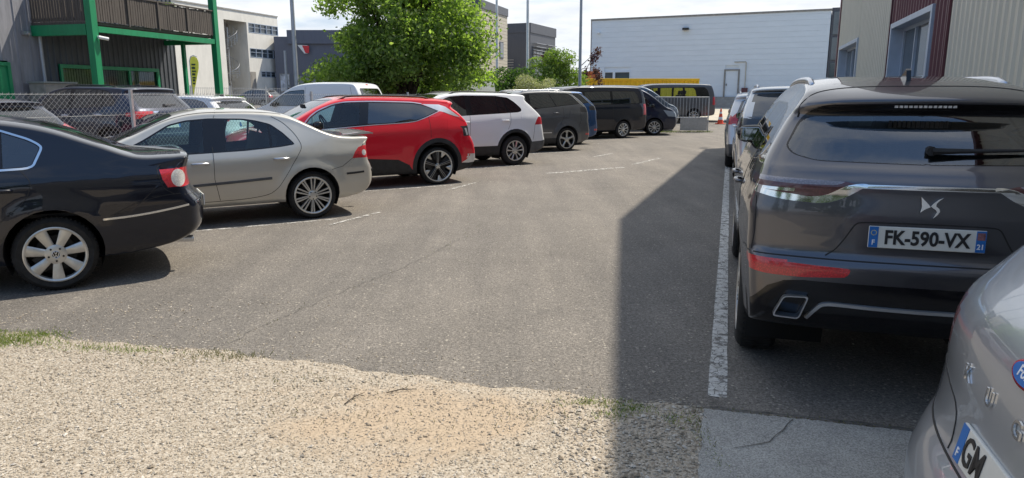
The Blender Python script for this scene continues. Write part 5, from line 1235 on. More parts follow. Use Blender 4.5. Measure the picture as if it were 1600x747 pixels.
blades([(-1.95,4.30,160,.10,.05),(-1.72,4.27,120,.08,.04),(-2.1,4.2,80,.2,.06),(-.9,3.5,60,.3,.15),(.2,3.4,70,.2,.1),(-1.2,3.9,50,.25,.1),(.95,3.3,60,.02,.12)]+[(1.05+.1*i,3.49-.026*i,14,.04,.008) for i in range(10)], 'dry_weeds', M['weed'], .035)
# concrete slab with a broken joint, flush strip along its edge
sl = MB(); pl0 = [(1.01,3.49),(1.32,3.41),(1.70,3.31),(2.06,3.20),(3.2,2.93),(2.3,.4),(.2,.9),(.81,2.82)]
pl = [(a_[0]+(b_[0]-a_[0])*t_/24+rng.uniform(-.010, .010), a_[1]+(b_[1]-a_[1])*t_/24+rng.uniform(-.008, .008)) for a_, b_ in zip(pl0, pl0[1:]+pl0[:1]) for t_ in range(24)]; sl.prism(pl, lambda p: (p[0], p[1], -.05), lambda p: (p[0], p[1], .014)); tag(sl.obj('concrete_slab', M['concrete'], recalc=True), kind='structure')
def seam_strip(pts, w, z, name, m, jit=.012):
    q = MB(); vs = []; Q = []
    for i in range(len(pts)-1):
        a, b = Vector(pts[i]), Vector(pts[i+1]); n = max(1, int((b-a).length/.07))
        Q += [a+(b-a)*k_/n for k_ in range(n)]
    Q.append(Vector(pts[-1])); nn = len(Q)
    for i, p in enumerate(Q):
        d = (Q[min(i+1, nn-1)]-Q[max(i-1, 0)]).normalized(); s = Vector((-d.y, d.x)); o = s*rng.uniform(-jit, jit); ww = w*rng.uniform(.4, 1.2)/2
        vs += [(p.x+o.x+s.x*ww, p.y+o.y+s.y*ww, z), (p.x+o.x-s.x*ww, p.y+o.y-s.y*ww, z)]
    q.add(vs, [(2*i, 2*i+1, 2*i+3, 2*i+2) for i in range(nn-1)]); return tag(q.obj(name, m), kind='structure')
seam_strip([(-1.96,4.38),(-1.55,5.54),(-.96,6.89),(-.6,8.1)], .006, .005, 'asphalt_joint', M['crack'], .028)
seam_strip([(1.02,3.505),(1.32,3.425),(1.70,3.325),(2.06,3.215)], .03, .0185, 'slab_joint', M['crack'], .006)
seam_strip([(1.04,3.05),(1.22,3.12),(1.34,3.24),(1.42,3.36)], .007, .0185, 'slab_crack', M['crack'], .008)
blades([(-1.96+.41*t, 4.4+1.16*t, 12, .02, .06) for t in (.2,.5,.8)]+[(-1.55+.6*t, 5.54+1.35*t, 8, .02, .1) for t in (.3,.7)]+[(-.9+.5*t, 7+2*t, 14, .02, .15) for t in (.1,.4,.7,.95)], 'joint_weeds', M['weed'], .02)
# painted markings
def stripe(a, b, w, name, m, z=.004):
    a, b = Vector(a), Vector(b); d = (b-a).normalized(); s = Vector((-d.y, d.x))*w/2; n = max(1, int((b-a).length/.25)); q = MB(); vs = []
    for i in range(n+1):
        p = a+(b-a)*i/n; j = rng.uniform(.92, 1.06); vs += [(p.x+s.x*j, p.y+s.y*j, z), (p.x-s.x*j, p.y-s.y*j, z)]
    q.add(vs, [(2*i+1, 2*i+3, 2*i+2, 2*i) for i in range(n)]); return tag(q.obj(name, m), kind='structure')
stripe((1.13,3.66), (5.30,17.5), .10, 'parking_line', M['line_w'])
ad = Vector((.866, .5)); 
for (bx, by), l0, l1 in (((-2.40,9.38),-1.9,.05),((-1.01,13.12),-2.2,.0),((.12,16.79),-2.4,.15),((1.62,20.9),-2.0,.2),((3.0,24.6),-2.0,.2),((4.35,28.0),-2.0,.1)):
    stripe(Vector((bx, by))+ad*l0, Vector((bx, by))+ad*l1, .07, 'parking_line', M['line_t'])
for a, b, w in (((-2.33,8.95),(-1.88,9.95),.06),((-1.10,12.42),(-.70,13.42),.07),((.75,15.05),(2.58,16.34),.16),((2.9,17.05),(3.95,18.9),.10),((3.01,9.69),(3.35,9.69),.07),((2.2,19.2),(2.9,20.4),.08),((4.3,13.4),(4.62,13.4),.07)):
    stripe(a, b, w, 'parking_line', M['line_t'], .008)
# far pavement in front of the white building
pv = MB(); a0 = Vector((-2.5, 44.6)); wd = Vector((.912, -.410)); wn = Vector((.410, .912))
def pvz(p): return gz(p.x, p.y)+.10
gx_ = []
for i in range(31):
    for j in range(9):
        p = a0+wd*i*1.2+wn*j*2.2; gx_.append((p.x, p.y, pvz(p)))
pv.add(gx_, [(i*9+j, (i+1)*9+j, (i+1)*9+j+1, i*9+j+1) for i in range(30) for j in range(8)]); tag(pv.obj('far_pavement', M['concrete_far'], None, True), kind='structure')
kb = MB()
for i in range(36):
    p = a0+wd*i; q_ = a0+wd*(i+.985); kb.bar((p.x, p.y, pvz(p)-.06), (q_.x, q_.y, pvz(q_)-.06), .16, .14)
tag(kb.obj('kerb', M['kerb']), kind='structure')

# ------------------------------------------------------------------ building on the right (gable wall along the aisle)
def profiled(mb, x0, x1, zt, y=0., pitch=.25, depth=.032, z0=0., m=0, rib=.30):
    """trapezoid-ribbed sheet in the xz plane facing -y; zt(x) is its top"""
    xs_ = []; x = x0
    while x < x1-1e-6:
        for f, d in ((0, 0), (1-rib-.12, 0), (1-rib, 1), (1-.12, 1)):
            if x+f*pitch < x1: xs_.append((x+f*pitch, d))
        x += pitch
    xs_.append((x1, 0)); vs = []
    for xx_, d in xs_: vs += [(xx_, y-d*depth, z0), (xx_, y-d*depth, zt(xx_))]
    mb.add(vs, [(2*i, 2*i+2, 2*i+3, 2*i+1) for i in range(len(xs_)-1)], m)
rb = empty('industrial_building', (10.7, 23.2, 0), math.atan2(.951, .309)+math.pi, 'beige and burgundy profiled-metal building along the right side of the car park', 'building')
# local x runs towards the camera (t = -x), local y away from the lot is... facing -y = the lot
TOP = [(-3.45, 9.85), (9.42, 10.80), (17.45, 8.22), (30, 3.85)]
def ztop(x): return float(np.interp(x, [p[0] for p in TOP], [p[1] for p in TOP]))
W1 = (7.22, 10.85, 1.95, 3.07); W2 = (-2.45, 1.78, 2.13, 3.17)
def wall_with(x0, x1, mname, nm, holes):
    q = MB(); cx = x0
    for h in holes:
        profiled(q, cx, h[0], ztop); profiled(q, h[0], h[1], lambda x: h[2]); profiled(q, h[0], h[1], ztop, z0=h[3]); cx = h[1]
    if x1 > cx: profiled(q, cx, x1, ztop)
    q.obj(nm, M[mname], rb)
wall_with(-3.25, 6.79, 'beige_clad', 'wall_cladding', [W2])
wall_with(6.82, 11.96, 'purple_clad', 'accent_cladding', [W1])
wall_with(11.99, 30, 'beige_clad', 'wall_cladding', [])
for bx_ in ((-3.50,-3.25,-.05,.05,0,9.85),(6.785,6.825,-.045,-.003,0,ztop(6.8)),(11.955,11.995,-.045,-.003,0,ztop(11.97))): q = MB(); q.box(*bx_); q.obj('corner_trim', M['purple_clad'], rb)
q = MB(); pr = [(-3.5, .0)]+[(30, 0)]+[(p[0], p[1]) for p in TOP[::-1]]
q.prism([(-3.48, 0), (30, 0), (30, 3.8), (17.45, 8.19), (9.42, 10.76), (-3.48, 9.82)], lambda p: (p[0], .55, p[1]), lambda p: (p[0], 22, p[1])); q.obj('building_shell', M['dark_clad'], rb, recalc=True)
q = MB()
for i in range(len(TOP)-1): q.bar((TOP[i][0]-(.05 if i == 0 else 0), .25, TOP[i][1]+.05), (TOP[i+1][0], .25, TOP[i+1][1]+.05), .72, .12, up=(0, 1, 0) if False else (0, 0, 1))
q.obj('roof_edge_flashing', M['purple_clad'], rb)
for x0, x1, z0, z1 in (W1, W2):
    f = MB(); d0, d1, t = -.07, .27, .11
    f.box(x0-t, x0, d0, d1, z0-t, z1+t); f.box(x1, x1+t, d0, d1, z0-t, z1+t); f.box(x0, x1, d0, d1, z1, z1+t); f.box(x0, x1, d0, d1, z0-t, z0)
    wo = f.obj('window', M['frame_blue'], rb, bevel=.006)
    s = MB(); mid = (x0+x1)/2+.35; a = x0+.55 if x0 > 0 else x0
    s.box(x0, x0+.07, .18, .24, z0, z1); s.box(x1-.07, x1, .18, .24, z0, z1); s.box(x0+.07, x1-.07, .18, .24, z1-.07, z1); s.box(x0+.07, x1-.07, .18, .24, z0, z0+.06)
    for xm_ in (x0+(x1-x0)*.36, x0+(x1-x0)*.68): s.box(xm_-.03, xm_+.03, .165, .24, z0+.06, z1-.07)
    s.obj('sash', M['frame_blue'], wo)
    p = MB(); p.add([(x0+.05,.215,z0+.04),(x1-.05,.215,z0+.04),(x1-.05,.215,z1-.05),(x0+.05,.215,z1-.05)], [(0, 1, 2, 3)]); p.obj('pane', M['bglass_dark'], wo)
q = MB(); q.tube([(-3.55,-.06,9.4),(-3.60,-.35,9.45)], .03, 8); q.box(-3.75,-3.45,-.50,-.30,9.30,9.52); q.obj('flood_lamp', M['gplastic'], rb, bevel=.02)

# ------------------------------------------------------------------ building on the left with the green balcony
lb = empty('timber_balcony_building', (-14.65, 25.6, .2), math.atan2(.963, .27), 'grey metal-clad building with green steel posts and a dark timber balcony', 'building')
def lz(z): return z-.2
q = MB()
profiled(q, -14, -2.2, lambda x: 9, 2.6, .5, .03, 0, 0, .06); profiled(q, -1.06, .40, lambda x: 9, 2.6, .5, .03, 0, 0, .06); profiled(q, -2.2, -1.06, lambda x: 9, 2.6, .5, .03, 2.6, 0, .06)
q.obj('wall_cladding', M['grey_clad'], lb)
q = MB(); profiled(q, .40, .92, lambda x: 9, 2.6, .25, .04); profiled(q, .92, 5.9, lambda x: 9, 2.6, .25, .04, 2.55); profiled(q, 5.9, 7.1, lambda x: 9, 2.6, .25, .04)
q.obj('lower_cladding', M['dark_clad'], lb)
q = MB(); q.box(-14, 7.08, 3.0, 14, 0, 8.98); q.box(7.04, 7.12, 2.58, 3.0, 0, 9.0); q.obj('building_shell', M['dark_clad'], lb)
for bx_ in ((-.02,.23,-.13,.13,-.3,7.2),(6.44,6.68,-.13,.13,-.3,7.2),(6.0,6.14,1.2,1.34,-.3,3.62)): q = MB(); q.box(*bx_); q.obj('steel_post', M['green'], lb)
q = MB(); q.box(.27,6.42,-.10,.10,3.60,3.80); q.box(-.02,.20,.16,2.58,3.50,3.86); q.box(6.46,6.66,.16,2.58,3.60,3.80); q.obj('balcony_beam', M['green'], lb)
q = MB(); q.box(.02,6.62,.02,2.58,3.86,3.96); q.obj('balcony_floor', M['board'], lb)
q = MB()
x = .24
while x < 6.4:
    w = rng.uniform(.085, .105); q.box(x, x+w, -.06+rng.uniform(-.006, .006), -.03, 3.97+rng.uniform(-.02, .02), 4.93+rng.uniform(-.02, .03)); x += w+rng.uniform(.012, .03)
y = .2
while y < 2.5:
    w = rng.uniform(.085, .105); q.box(.02, .05+rng.uniform(-.006, .006), y, y+w, 3.97, 4.93+rng.uniform(-.02, .03)); y += w+rng.uniform(.012, .03)
q.box(.2,6.45,-.10,.0,4.95,5.0); q.box(.0,.09,.16,2.58,4.95,5.0); q.box(.2,6.45,-.03,.01,4.08,4.14); q.box(.055,.09,.16,2.58,4.08,4.14)
for xx_ in (1.7,3.2,4.8): q.box(xx_, xx_+.06, -.11, -.07, 3.9, 5.0)
q.obj('balcony_railing', M['board'], lb)
fr = MB(); fr.box(.92,5.9,2.48,2.56,2.43,2.57); fr.box(.92,1.02,2.48,2.56,0,2.43); fr.box(5.78,5.9,2.48,2.56,0,2.43)
for xx_ in (2.55,4.2): fr.box(xx_, xx_+.10, 2.49, 2.56, 0, 2.43)
wo = fr.obj('window', M['green'], lb)
bl = MB(); x = 1.04
while x < 5.75: bl.box(x, x+.085, 2.63+rng.uniform(-.01, .01), 2.64, .05, 2.42, 0, None); x += .118
bl.obj('blind', M['blind'], wo)
q = MB(); q.add([(1.02,2.58,.0),(5.78,2.58,.0),(5.78,2.58,2.43),(1.02,2.58,2.43)], [(0, 1, 2, 3)]); q.obj('pane', M['bglass'], wo)
dr = MB(); dr.box(-2.2,-2.08,2.48,2.58,0,2.55); dr.box(-1.18,-1.06,2.48,2.58,0,2.55); dr.box(-2.08,-1.18,2.48,2.58,2.43,2.55); dr.box(-2.08,-1.18,2.53,2.57,0,2.43); dr.obj('door', M['green'], lb)
q = MB(); q.tube([(.22,2.50,-.2),(.22,2.50,9)], .055, 10); q.obj('drainpipe', M['pole'], lb, True, 40)
q = MB(); q.box(-.42,-.14,2.44,2.56,3.52,3.64); q.tube([(-.28,2.5,3.6),(-.28,2.38,3.55)], .04, 8); q.obj('wall_lamp', M['galv'], lb)
def lpos(x, y, z): return lb.matrix_basis @ Vector((x, y, z))
sc_ = empty('security_camera', lpos(.15, -.17, 3.42), lb.rotation_euler.z, 'white bullet security camera fixed to the green corner post', 'camera')
q = MB(); q.tube([(.0,-.02,0),(.28,-.16,-.05)], .06, 10); q.obj('housing', M['cone_w'], sc_, True, 40); q = MB(); q.tube([(0,.02,.02),(.06,-.04,.0)], .03, 8); q.obj('bracket', M['cone_w'], sc_)
cb = empty('utility_cabinet', lpos(.12, 2.05, -.2), lb.rotation_euler.z, 'pale grey-green cabinet standing against the clad wall beside the drainpipe', 'cabinet')
q = MB(); q.box(-.66,.66,-.35,.35,0,2.05); q.obj('housing', M['kerb'], cb, bevel=.02); q = MB(); q.box(-.70,.70,-.40,.39,2.05,2.11); q.obj('lid', M['shed'], cb)
for sx in (-.33, .33): q = MB(); q.box(sx-.31, sx+.31, -.37, -.352, .1, 1.95); q.obj('door', M['kerb'], cb)
# ------------------------------------------------------------------ far buildings
def rect(mb, x0, x1, z0, z1, y, th=.05, m=0): return mb.box(x0, x1, y-th, y, z0, z1, m)
# white hall with horizontal boards
wb_ = empty('white_hall', (6.9, 61.5, 0), math.atan2(-.410, .912), 'long white hall with horizontal cladding and a single door up a few steps', 'building')
q = MB(); z = 1.52; i = 0
cuts = [(.92,3.14,2.92,3.56),(10.74,11.76,1.5,3.56)]
while z < 7.7:
    h = min(.40, 7.74-z); segs = [(-.28, 18.0)]
    for a, b, c, d in cuts:
        if z+h > c and z < d: segs = [s_ for x0, x1 in segs for s_ in ((x0, min(a, x1)), (max(b, x0), x1)) if s_[1]-s_[0] > .01]
    for x0, x1 in segs: q.box(x0, x1, -.006, .10, z+.006, z+h)
    z += h; i += 1
q.obj('horizontal_cladding', M['white_clad'], wb_)
q = MB(); q.box(-.27,18.0,.09,20,.3,7.70); q.obj('building_shell', M['white_clad'], wb_)
q = MB(); q.box(-.25,18.0,.0,.09,.3,1.52); q.obj('plinth', M['concrete'], wb_)
q = MB(); q.box(-.34,18.06,-.06,.3,7.70,7.84); q.box(-.33,-.26,-.04,.1,.4,7.7); q.obj('roof_flashing', M['kerb'], wb_)
wf = MB(); wf.box(.90,3.16,-.05,.08,2.90,2.98); wf.box(.90,3.16,-.05,.08,3.50,3.58); wf.box(.90,.98,-.05,.08,2.98,3.5); wf.box(3.08,3.16,-.05,.08,2.98,3.5); wf.box(1.66,1.86,-.05,.08,2.98,3.5)
wo = wf.obj('window', M['white_clad'], wb_); q = MB(); q.box(.98,3.08,.05,.088,2.98,3.5); q.obj('pane', M['bglass_dark'], wo)
df = MB(); df.box(10.66,10.78,-.07,.085,1.5,3.62); df.box(11.72,11.84,-.07,.085,1.5,3.62); df.box(10.78,11.72,-.07,.085,3.52,3.62); do = df.obj('door', M['kerb'], wb_)
q = MB(); q.box(10.78,11.72,.0,.06,1.5,3.52); q.obj('door_leaf', M['white_clad'], do); q = MB(); q.box(10.84,10.90,-.05,.0,2.38,2.52); q.obj('handle', M['plastic'], do)
q = MB()
for k_ in range(5): q.box(10.3,12.3,-.35-.3*(5-k_)+.3*0,-.02,.3+.24*k_,.3+.24*(k_+1))
q.obj('steps', M['concrete'], wb_)
q = MB(); q.tube([(11.4,-.08,4.16),(12.25,-.08,4.16),(12.28,-.08,4.1),(12.28,-.08,1.6)], .035, 8); q.obj('conduit', M['stone_clad'], wb_)
q = MB(); q.box(12.05,12.5,-.22,-.03,1.55,2.2); q.obj('red_cabinet', M['purple_clad'], wb_)
q = MB(); q.box(7.3,7.8,-.35,-.02,6.68,6.86); q.obj('floodlight', M['gplastic'], wb_, bevel=.04); q = MB(); q.box(.25,.5,-.3,-.02,6.65,6.8); q.obj('floodlight', M['white_clad'], wb_)
an = empty('dark_annex', (6.9+18.05*.912, 61.5-18.05*.41, 0), math.atan2(-.410, .912), 'dark glazed building end between the white hall and the beige metal building', 'building')
q = MB(); q.box(0,9,.06,15,.3,7.9); q.obj('building_shell', M['dk_panel'], an)
for k_, (z0, z1) in enumerate(((.6,2.2),(2.4,4.0),(4.2,5.8),(6.0,7.6))):
    w_ = MB(); w_.box(.15,4.2,-.0,.055,z0,z1); w_.box(4.4,8.8,-.0,.055,z0,z1); o = w_.obj('window', M['bglass_dark'], an)

# cream office block with stair recess
ob = empty('cream_office_block', (-31, 75, .6), math.atan2(.944, .33), 'three-storey cream office block with dark recess and spiral stair', 'building')
q = MB()
for x0, x1, z0, z1 in ((-8,2.5,0,8.85),(-8,11.44,8.85,9.9),(6.05,11.44,6.15,7.8),(6.05,11.44,3.7,5.15),(6.05,8.0,0,3.7),(8.0,11.44,0,3.05),(6.05,6.35,5.15,6.15),(6.05,6.35,7.8,8.85)): q.box(x0,x1,0,.35,z0,z1)
q.obj('rendered_wall', M['beige_wall'], ob)
q = MB(); q.box(-8,2.48,.36,12,0,9.85); q.box(6.07,11.40,.36,12,0,9.85); q.box(2.48,6.07,2.6,12,0,9.85); q.obj('building_shell', M['beige_wall'], ob)
q = MB(); q.box(-8.1,11.5,-.08,12,9.9,10.02); q.obj('roof_edge', M['concrete'], ob)
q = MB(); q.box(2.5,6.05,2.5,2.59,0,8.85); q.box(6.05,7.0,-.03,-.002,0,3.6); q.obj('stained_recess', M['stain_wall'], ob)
for z0, z1, xa in ((7.8,8.85,6.35),(5.15,6.15,6.35),(3.05,3.7,8.0)):
    f = MB(); n = 5 if xa < 7 else 4; stp = (11.4-xa)/n
    for k_ in range(n+1): f.box(xa+k_*stp-.03, xa+k_*stp+.03, -.02, .2, z0, z1)
    f.box(xa,11.4,-.02,.2,z0,z0+.07); f.box(xa,11.4,-.02,.2,z1-.07,z1); f.box(xa,11.4,.02,.14,z0+.55*(z1-z0),z0+.55*(z1-z0)+.05)
    o = f.obj('window_band', M['frame_blue'], ob); p = MB(); p.box(xa,11.4,.12,.34,z0,z1); p.obj('pane', M['bglass_dark'], o)
st = MB(); cx, cy = 4.2, 1.1; st.tube([(cx,cy,0),(cx,cy,8.2)], .10, 8)
for k_ in range(34):
    a = k_*R(24); z = .3+k_*.235; c, s_ = math.cos(a), math.sin(a)
    st.bar((cx,cy,z),(cx+1.0*c,cy+1.0*s_,z), .22, .04); st.tube([(cx+1.0*c,cy+1.0*s_,z),(cx+1.0*c,cy+1.0*s_,z+1.0)], .02, 4)
st.tube([(cx+1.0*math.cos(k_*R(12)),cy+1.0*math.sin(k_*R(12)),1.3+k_*.1175) for k_ in range(68)], .03, 5); st.obj('spiral_stair', M['galv'], ob)

# blue-grey showroom behind the tree
sh = empty('blue_grey_showroom', (-27.2, 84, .6), 0, 'low blue-grey building with a red logo, half hidden by the tree', 'building')
q = MB(); q.box(0,15,0,14,0,7.6); q.box(1.6,15,-.3,0,6.8,8.3); q.obj('panel_wall', M['navy_wall'], sh)
q = MB(); q.add([(3.3,-.38,6.6),(4.1,-.38,6.55),(4.05,-.38,5.75),(3.65,-.38,5.75)], [(3, 2, 1, 0)]); q.add([(2.75,-.36,6.66),(3.9,-.36,6.62),(3.9,-.36,5.72),(3.5,-.36,5.70)], [(3, 2, 1, 0)], 1); q.obj('logo', [M['redlogo'], M['cone_w']], sh)
q = MB(); q.box(.5,1.5,-.06,-.01,1.5,3.4); q.obj('poster', M['poster'], sh); q = MB(); q.box(.42,1.58,-.04,-.005,1.42,3.48); q.obj('poster_frame', M['kerb'], sh)
f = MB(); f.box(2.2,2.4,-.1,0,.0,3.6); f.box(2.2,6.4,-.1,0,3.0,3.2)
for xx_ in (3.4,4.8,6.2): f.box(xx_,xx_+.12,-.1,0,0,3.0)
o = f.obj('entrance', M['kerb'], sh); q = MB(); q.box(2.4,6.2,-.05,-.004,0,3.0); q.obj('pane', M['bglass_dark'], o)
q = MB(); q.box(3.6,5.9,-.12,-.10,.7,1.9); q.obj('blue_banner', M['bluesign'], sh)
q = MB(); q.box(5.05,5.45,-.13,-.12,.9,2.0); q.obj('red_banner', M['redlogo'], sh)

# beige stone-clad block and dark grey block further back
sb = empty('stone_clad_block', (-.44, 70, .6), math.atan2(.954, .30), 'beige stone-clad block with dark cornice beyond the tree', 'building')
q = MB(); z = 0
while z < 8.3: q.box(-7.5,0,0,.2,z+.02,z+.30); z += .30
q.obj('stone_cladding', M['stone_clad'], sb)
q = MB(); q.box(-7.5,-.02,.15,8,0,8.3); q.obj('building_shell', M['stone_clad'], sb); q = MB(); q.box(-7.6,.05,-.08,8.1,8.3,9.0); q.obj('cornice', M['dk_panel'], sb)
for x0 in (-2.4,-6.0):
    f = MB(); f.box(x0,x0+1.1,-.05,.19,4.4,5.9); o = f.obj('window', M['dk_panel'], sb); p = MB(); p.box(x0+.1,x0+1.0,-.07,-.05,4.5,5.8); p.obj('pane', M['bglass_dark'], o)
gb = empty('dark_grey_block', (1.85, 75, .6), math.atan2(.915, .40), 'dark grey panelled block with louvred windows behind the bushes', 'building')
q = MB(); q.box(0,7.4,0,6,0,8.1); q.box(-.05,7.5,-.08,6.05,7.3,8.25); q.obj('panel_wall', M['dk_panel'], gb)
q = MB(); q.box(-1.5,-.02,1.2,7,0,3.6); q.obj('lower_wing', M['dk_panel'], gb)
for x0 in (.7,3.9):
    f = MB(); f.box(x0,x0+2.6,-.06,-.005,3.0,5.8)
    o = f.obj('window', M['kerb'], gb)
    p = MB()
    for k_ in range(3): p.box(x0+.08+k_*.85,x0+.82+k_*.85,-.08,-.06,3.1,5.7)
    p.obj('pane', M['bglass_dark'], o)
    l = MB()
    for k_ in range(4): l.box(x0-.1,x0+2.7,-.5,-.1,5.2+k_*.35,5.26+k_*.35)
    l.obj('louvre', M['galv'], o)
q = MB()
for k_ in range(4): q.tube([(-1.5,1.2,3.8+.25*k_),(-1.5,6.8,3.8+.25*k_)], .03, 5); 
q.obj('roof_railing', M['galv'], gb)

# containers
def container(name, label, x, y, z, rz, l, h, d, m, yaw_lip=True):
    e = empty(name, (x, y, z), rz, label, 'container'); q = MB()
    profiled(q, 0, l, lambda x_: h-.12, 0, .28, .04, .1); q.box(.02,l-.02,.04,d,.1,h-.1); q.obj('body', M[m], e)
    q = MB(); q.box(-.04,l+.04,-.07,d+.05,h-.14,h); q.box(-.03,l+.03,-.06,d,0,.12); q.box(-.03,.09,-.06,.04,.12,h-.14); q.box(l-.09,l+.03,-.06,.04,.12,h-.14); q.obj('frame', M[m], e, bevel=.02)
    return e
container('skip_container', 'long yellow steel container behind the vans', 4.7, 45.2, .34, R(1.5), 6.95, 2.32, 2.3, 'yellow')
container('shipping_container', 'rust-orange container beside the lamp pole, in front of the white hall', 4.75, 52, .55, R(-10), 1.35, 2.75, 2.4, 'orange')

# ------------------------------------------------------------------ trees and plants
def leaf_quads(blobs, n, size, seed, squash=.55, shell=.55, droop=.0):
    r = np.random.default_rng(seed); w = np.array([b[3]*b[4]*b[5] for b in blobs])**.75; w /= w.sum()
    idx = r.choice(len(blobs), n, p=w); B = np.array(blobs)[idx]
    d = r.normal(size=(n, 3)); d /= np.linalg.norm(d, axis=1)[:, None]
    rad = shell+(1-shell)*r.random(n); rad *= np.where(r.random(n) < .12, r.uniform(1., 1.22, n), 1.)
    C = B[:, :3]+d*rad[:, None]*B[:, 3:6]
    nrm = d*.5+r.normal(size=(n, 3))*.7; nrm /= np.linalg.norm(nrm, axis=1)[:, None]
    t = r.normal(size=(n, 3)); t[:, 2] -= droop; t -= nrm*(t*nrm).sum(1)[:, None]; t /= np.linalg.norm(t, axis=1)[:, None]; b = np.cross(nrm, t)
    s = size*r.uniform(.6, 1.35, n)[:, None]
    fold = nrm*s*.18
    V = np.stack([C-t*s, C-b*s*squash+fold, C+t*s, C+b*s*squash+fold], 1).reshape(-1, 3)
    F = [(4*i, 4*i+1, 4*i+2, 4*i+3) for i in range(n)]
    return V, F
def foliage(name, mname, parent, blobs, n, size, seed, **k):
    V, F = leaf_quads(blobs, n, size, seed, **k)
    me = bpy.data.meshes.new(name); me.from_pydata(V.tolist(), [], F); me.materials.append(M[mname]); o = bpy.data.objects.new(name, me); COL.objects.link(o); o.parent = parent; return o
def limbs(parent, base, targets, r0, seed, mname='bark'):
    rr_ = random.Random(seed); q = MB(); b = Vector(base); top = Vector(targets[0]); n = 6
    tp = [b+(top-b)*i/n+Vector((rr_.uniform(-.08, .08), rr_.uniform(-.08, .08), 0))*(0 < i < n) for i in range(n+1)]
    q.tube(tp, [r0*(1.35 if i == 0 else 1-.8*i/n) for i in range(n+1)], 10)
    for i, t in enumerate(targets[1:]):
        s = tp[1+i % 4]; t = Vector(t); m_ = (s+t)/2+Vector((rr_.uniform(-.2, .2), rr_.uniform(-.2, .2), .15)); q.tube([s, m_, t], [r0*.45, r0*.28, r0*.08], 6)
    return q.obj('trunk', M[mname], parent, True, 60)
def crown_blobs(cx, cy, cz, rx, ry, rz, n, seed, br=(.28, .45), low=-.9):
    r = random.Random(seed); out = []
    while len(out) < n:
        u = Vector((r.gauss(0, 1), r.gauss(0, 1), r.gauss(0, 1))).normalized()*r.uniform(.35, .86)
        if u.z < low: continue
        k = r.uniform(*br)*min(rx, rz); out.append((cx+u.x*rx, cy+u.y*ry, cz+u.z*rz, k*r.uniform(.9, 1.4), k*r.uniform(.9, 1.4), k*r.uniform(.6, .9)))
    return out
tr = empty('broadleaf_tree', (-4.1, 28.4, .2), 0, 'large bright green tree behind the white panel van', 'tree')
bl_ = crown_blobs(-.30, .2, 4.0, 4.15, 3.5, 3.4, 96, 12, (.17, .30), -.92)+[(-.3+a_*math.cos(b_), .2+.8*a_*math.sin(b_), 2.15+.25*math.sin(3*b_), .85, .75, .50) for a_ in (1.6, 3.2) for b_ in np.arange(0, 6.28, .7 if a_ > 2 else 1.2)]
limbs(tr, (0,0,-.1), [(-.1,.1,5.2)]+[(b[0]*.85, b[1]*.85, b[2]) for b in bl_[::3]], .26, 4)
foliage('crown', 'leaf', tr, bl_, 52000, .080, 5, droop=.5, shell=.3)
def bush(name, label, x, y, z, specs, mname, n, size, seed, grp=None, cat='bush', stems=True, **k):
    e = empty(name, (x, y, z), 0, label, cat, grp)
    foliage('foliage', mname, e, specs, n, size, seed, **k)
    if stems: limbs(e, (0,0,-.05), [(0,0,max(s[2] for s in specs)*.6)]+[(s[0]*.8, s[1]*.8, s[2]) for s in specs[:6]], .05, seed)
    return e
bush('green_bush', 'yellow-green bush above the grey SUV, left of the lamp pole', 2.1, 38, .22, crown_blobs(0,0,2.0,1.85,1.1,1.75,26,21,(.25,.42)), 'leaf_bush', 13000, .07, 22, squash=.4)
bush('flowering_shrub', 'white-blossomed shrub with arching twigs above the white SUV', 1.05, 34.5, .2, crown_blobs(0,0,1.3,1.55,.9,1.1,22,31,(.25,.45)), 'blossom', 10000, .05, 32, squash=.35)
pt = empty('purple_leaf_tree', (3.3, 42, .35), 0, 'sparse purple-leaved tree beside the lamp pole', 'tree')
pb = [(rng.uniform(-1.5, 1.9), rng.uniform(-.8, .8), z_, .32, .32, .42) for z_ in (1.6,1.9,2.3,2.6,2.2,2.9,3.1,3.4,3.0,3.7,2.0,3.3,2.5,1.7)]
limbs(pt, (0,0,-.1), [(0,0,3.6)]+[(b[0], b[1], b[2]+.3) for b in pb], .08, 8); foliage('crown', 'leaf_purple', pt, pb, 1500, .075, 9, shell=.1)
for i, (x, y, w, h, lab) in enumerate(((-2.3,35,2.2,2.4,'dark green hedge shrub right behind the big tree trunk'),(.0,36.5,1.5,2.9,'dark green evergreen behind the small shed roof'),(-1.2,33,1.0,1.5,'low dark shrub left of the shed roof'))):
    bush('evergreen_shrub', lab, x, y, .2, crown_blobs(0,0,h/2,w,.9,h/2,14,40+i,(.4,.6)), 'leaf_dark', 7000, .07, 50+i)
bush('garden_shrub', 'pale green shrub under the crown of the big tree', -2.75, 30.5, .2, crown_blobs(0,0,1.1,.9,.6,.9,10,61,(.4,.6)), 'leaf_bush', 2600, .06, 62)
for i, (x, y, h, lab) in enumerate(((-17.5,46,.9,'low shrub by the mesh fence below the cream block'),(-20.2,52,1.2,'shrub at the foot of the green end post'))):
    bush('low_shrub', lab, x, y, .45, crown_blobs(0,0,h/2,1.6,.6,h/2,8,70+i,(.4,.6)), 'leaf_bush', 1800, .07, 80+i)
pm = empty('potted_palm', lb.matrix_basis @ Vector((5.3, 1.6, 3.76)), 0, 'palm fronds showing above the balcony railing', 'plant')
q = MB()
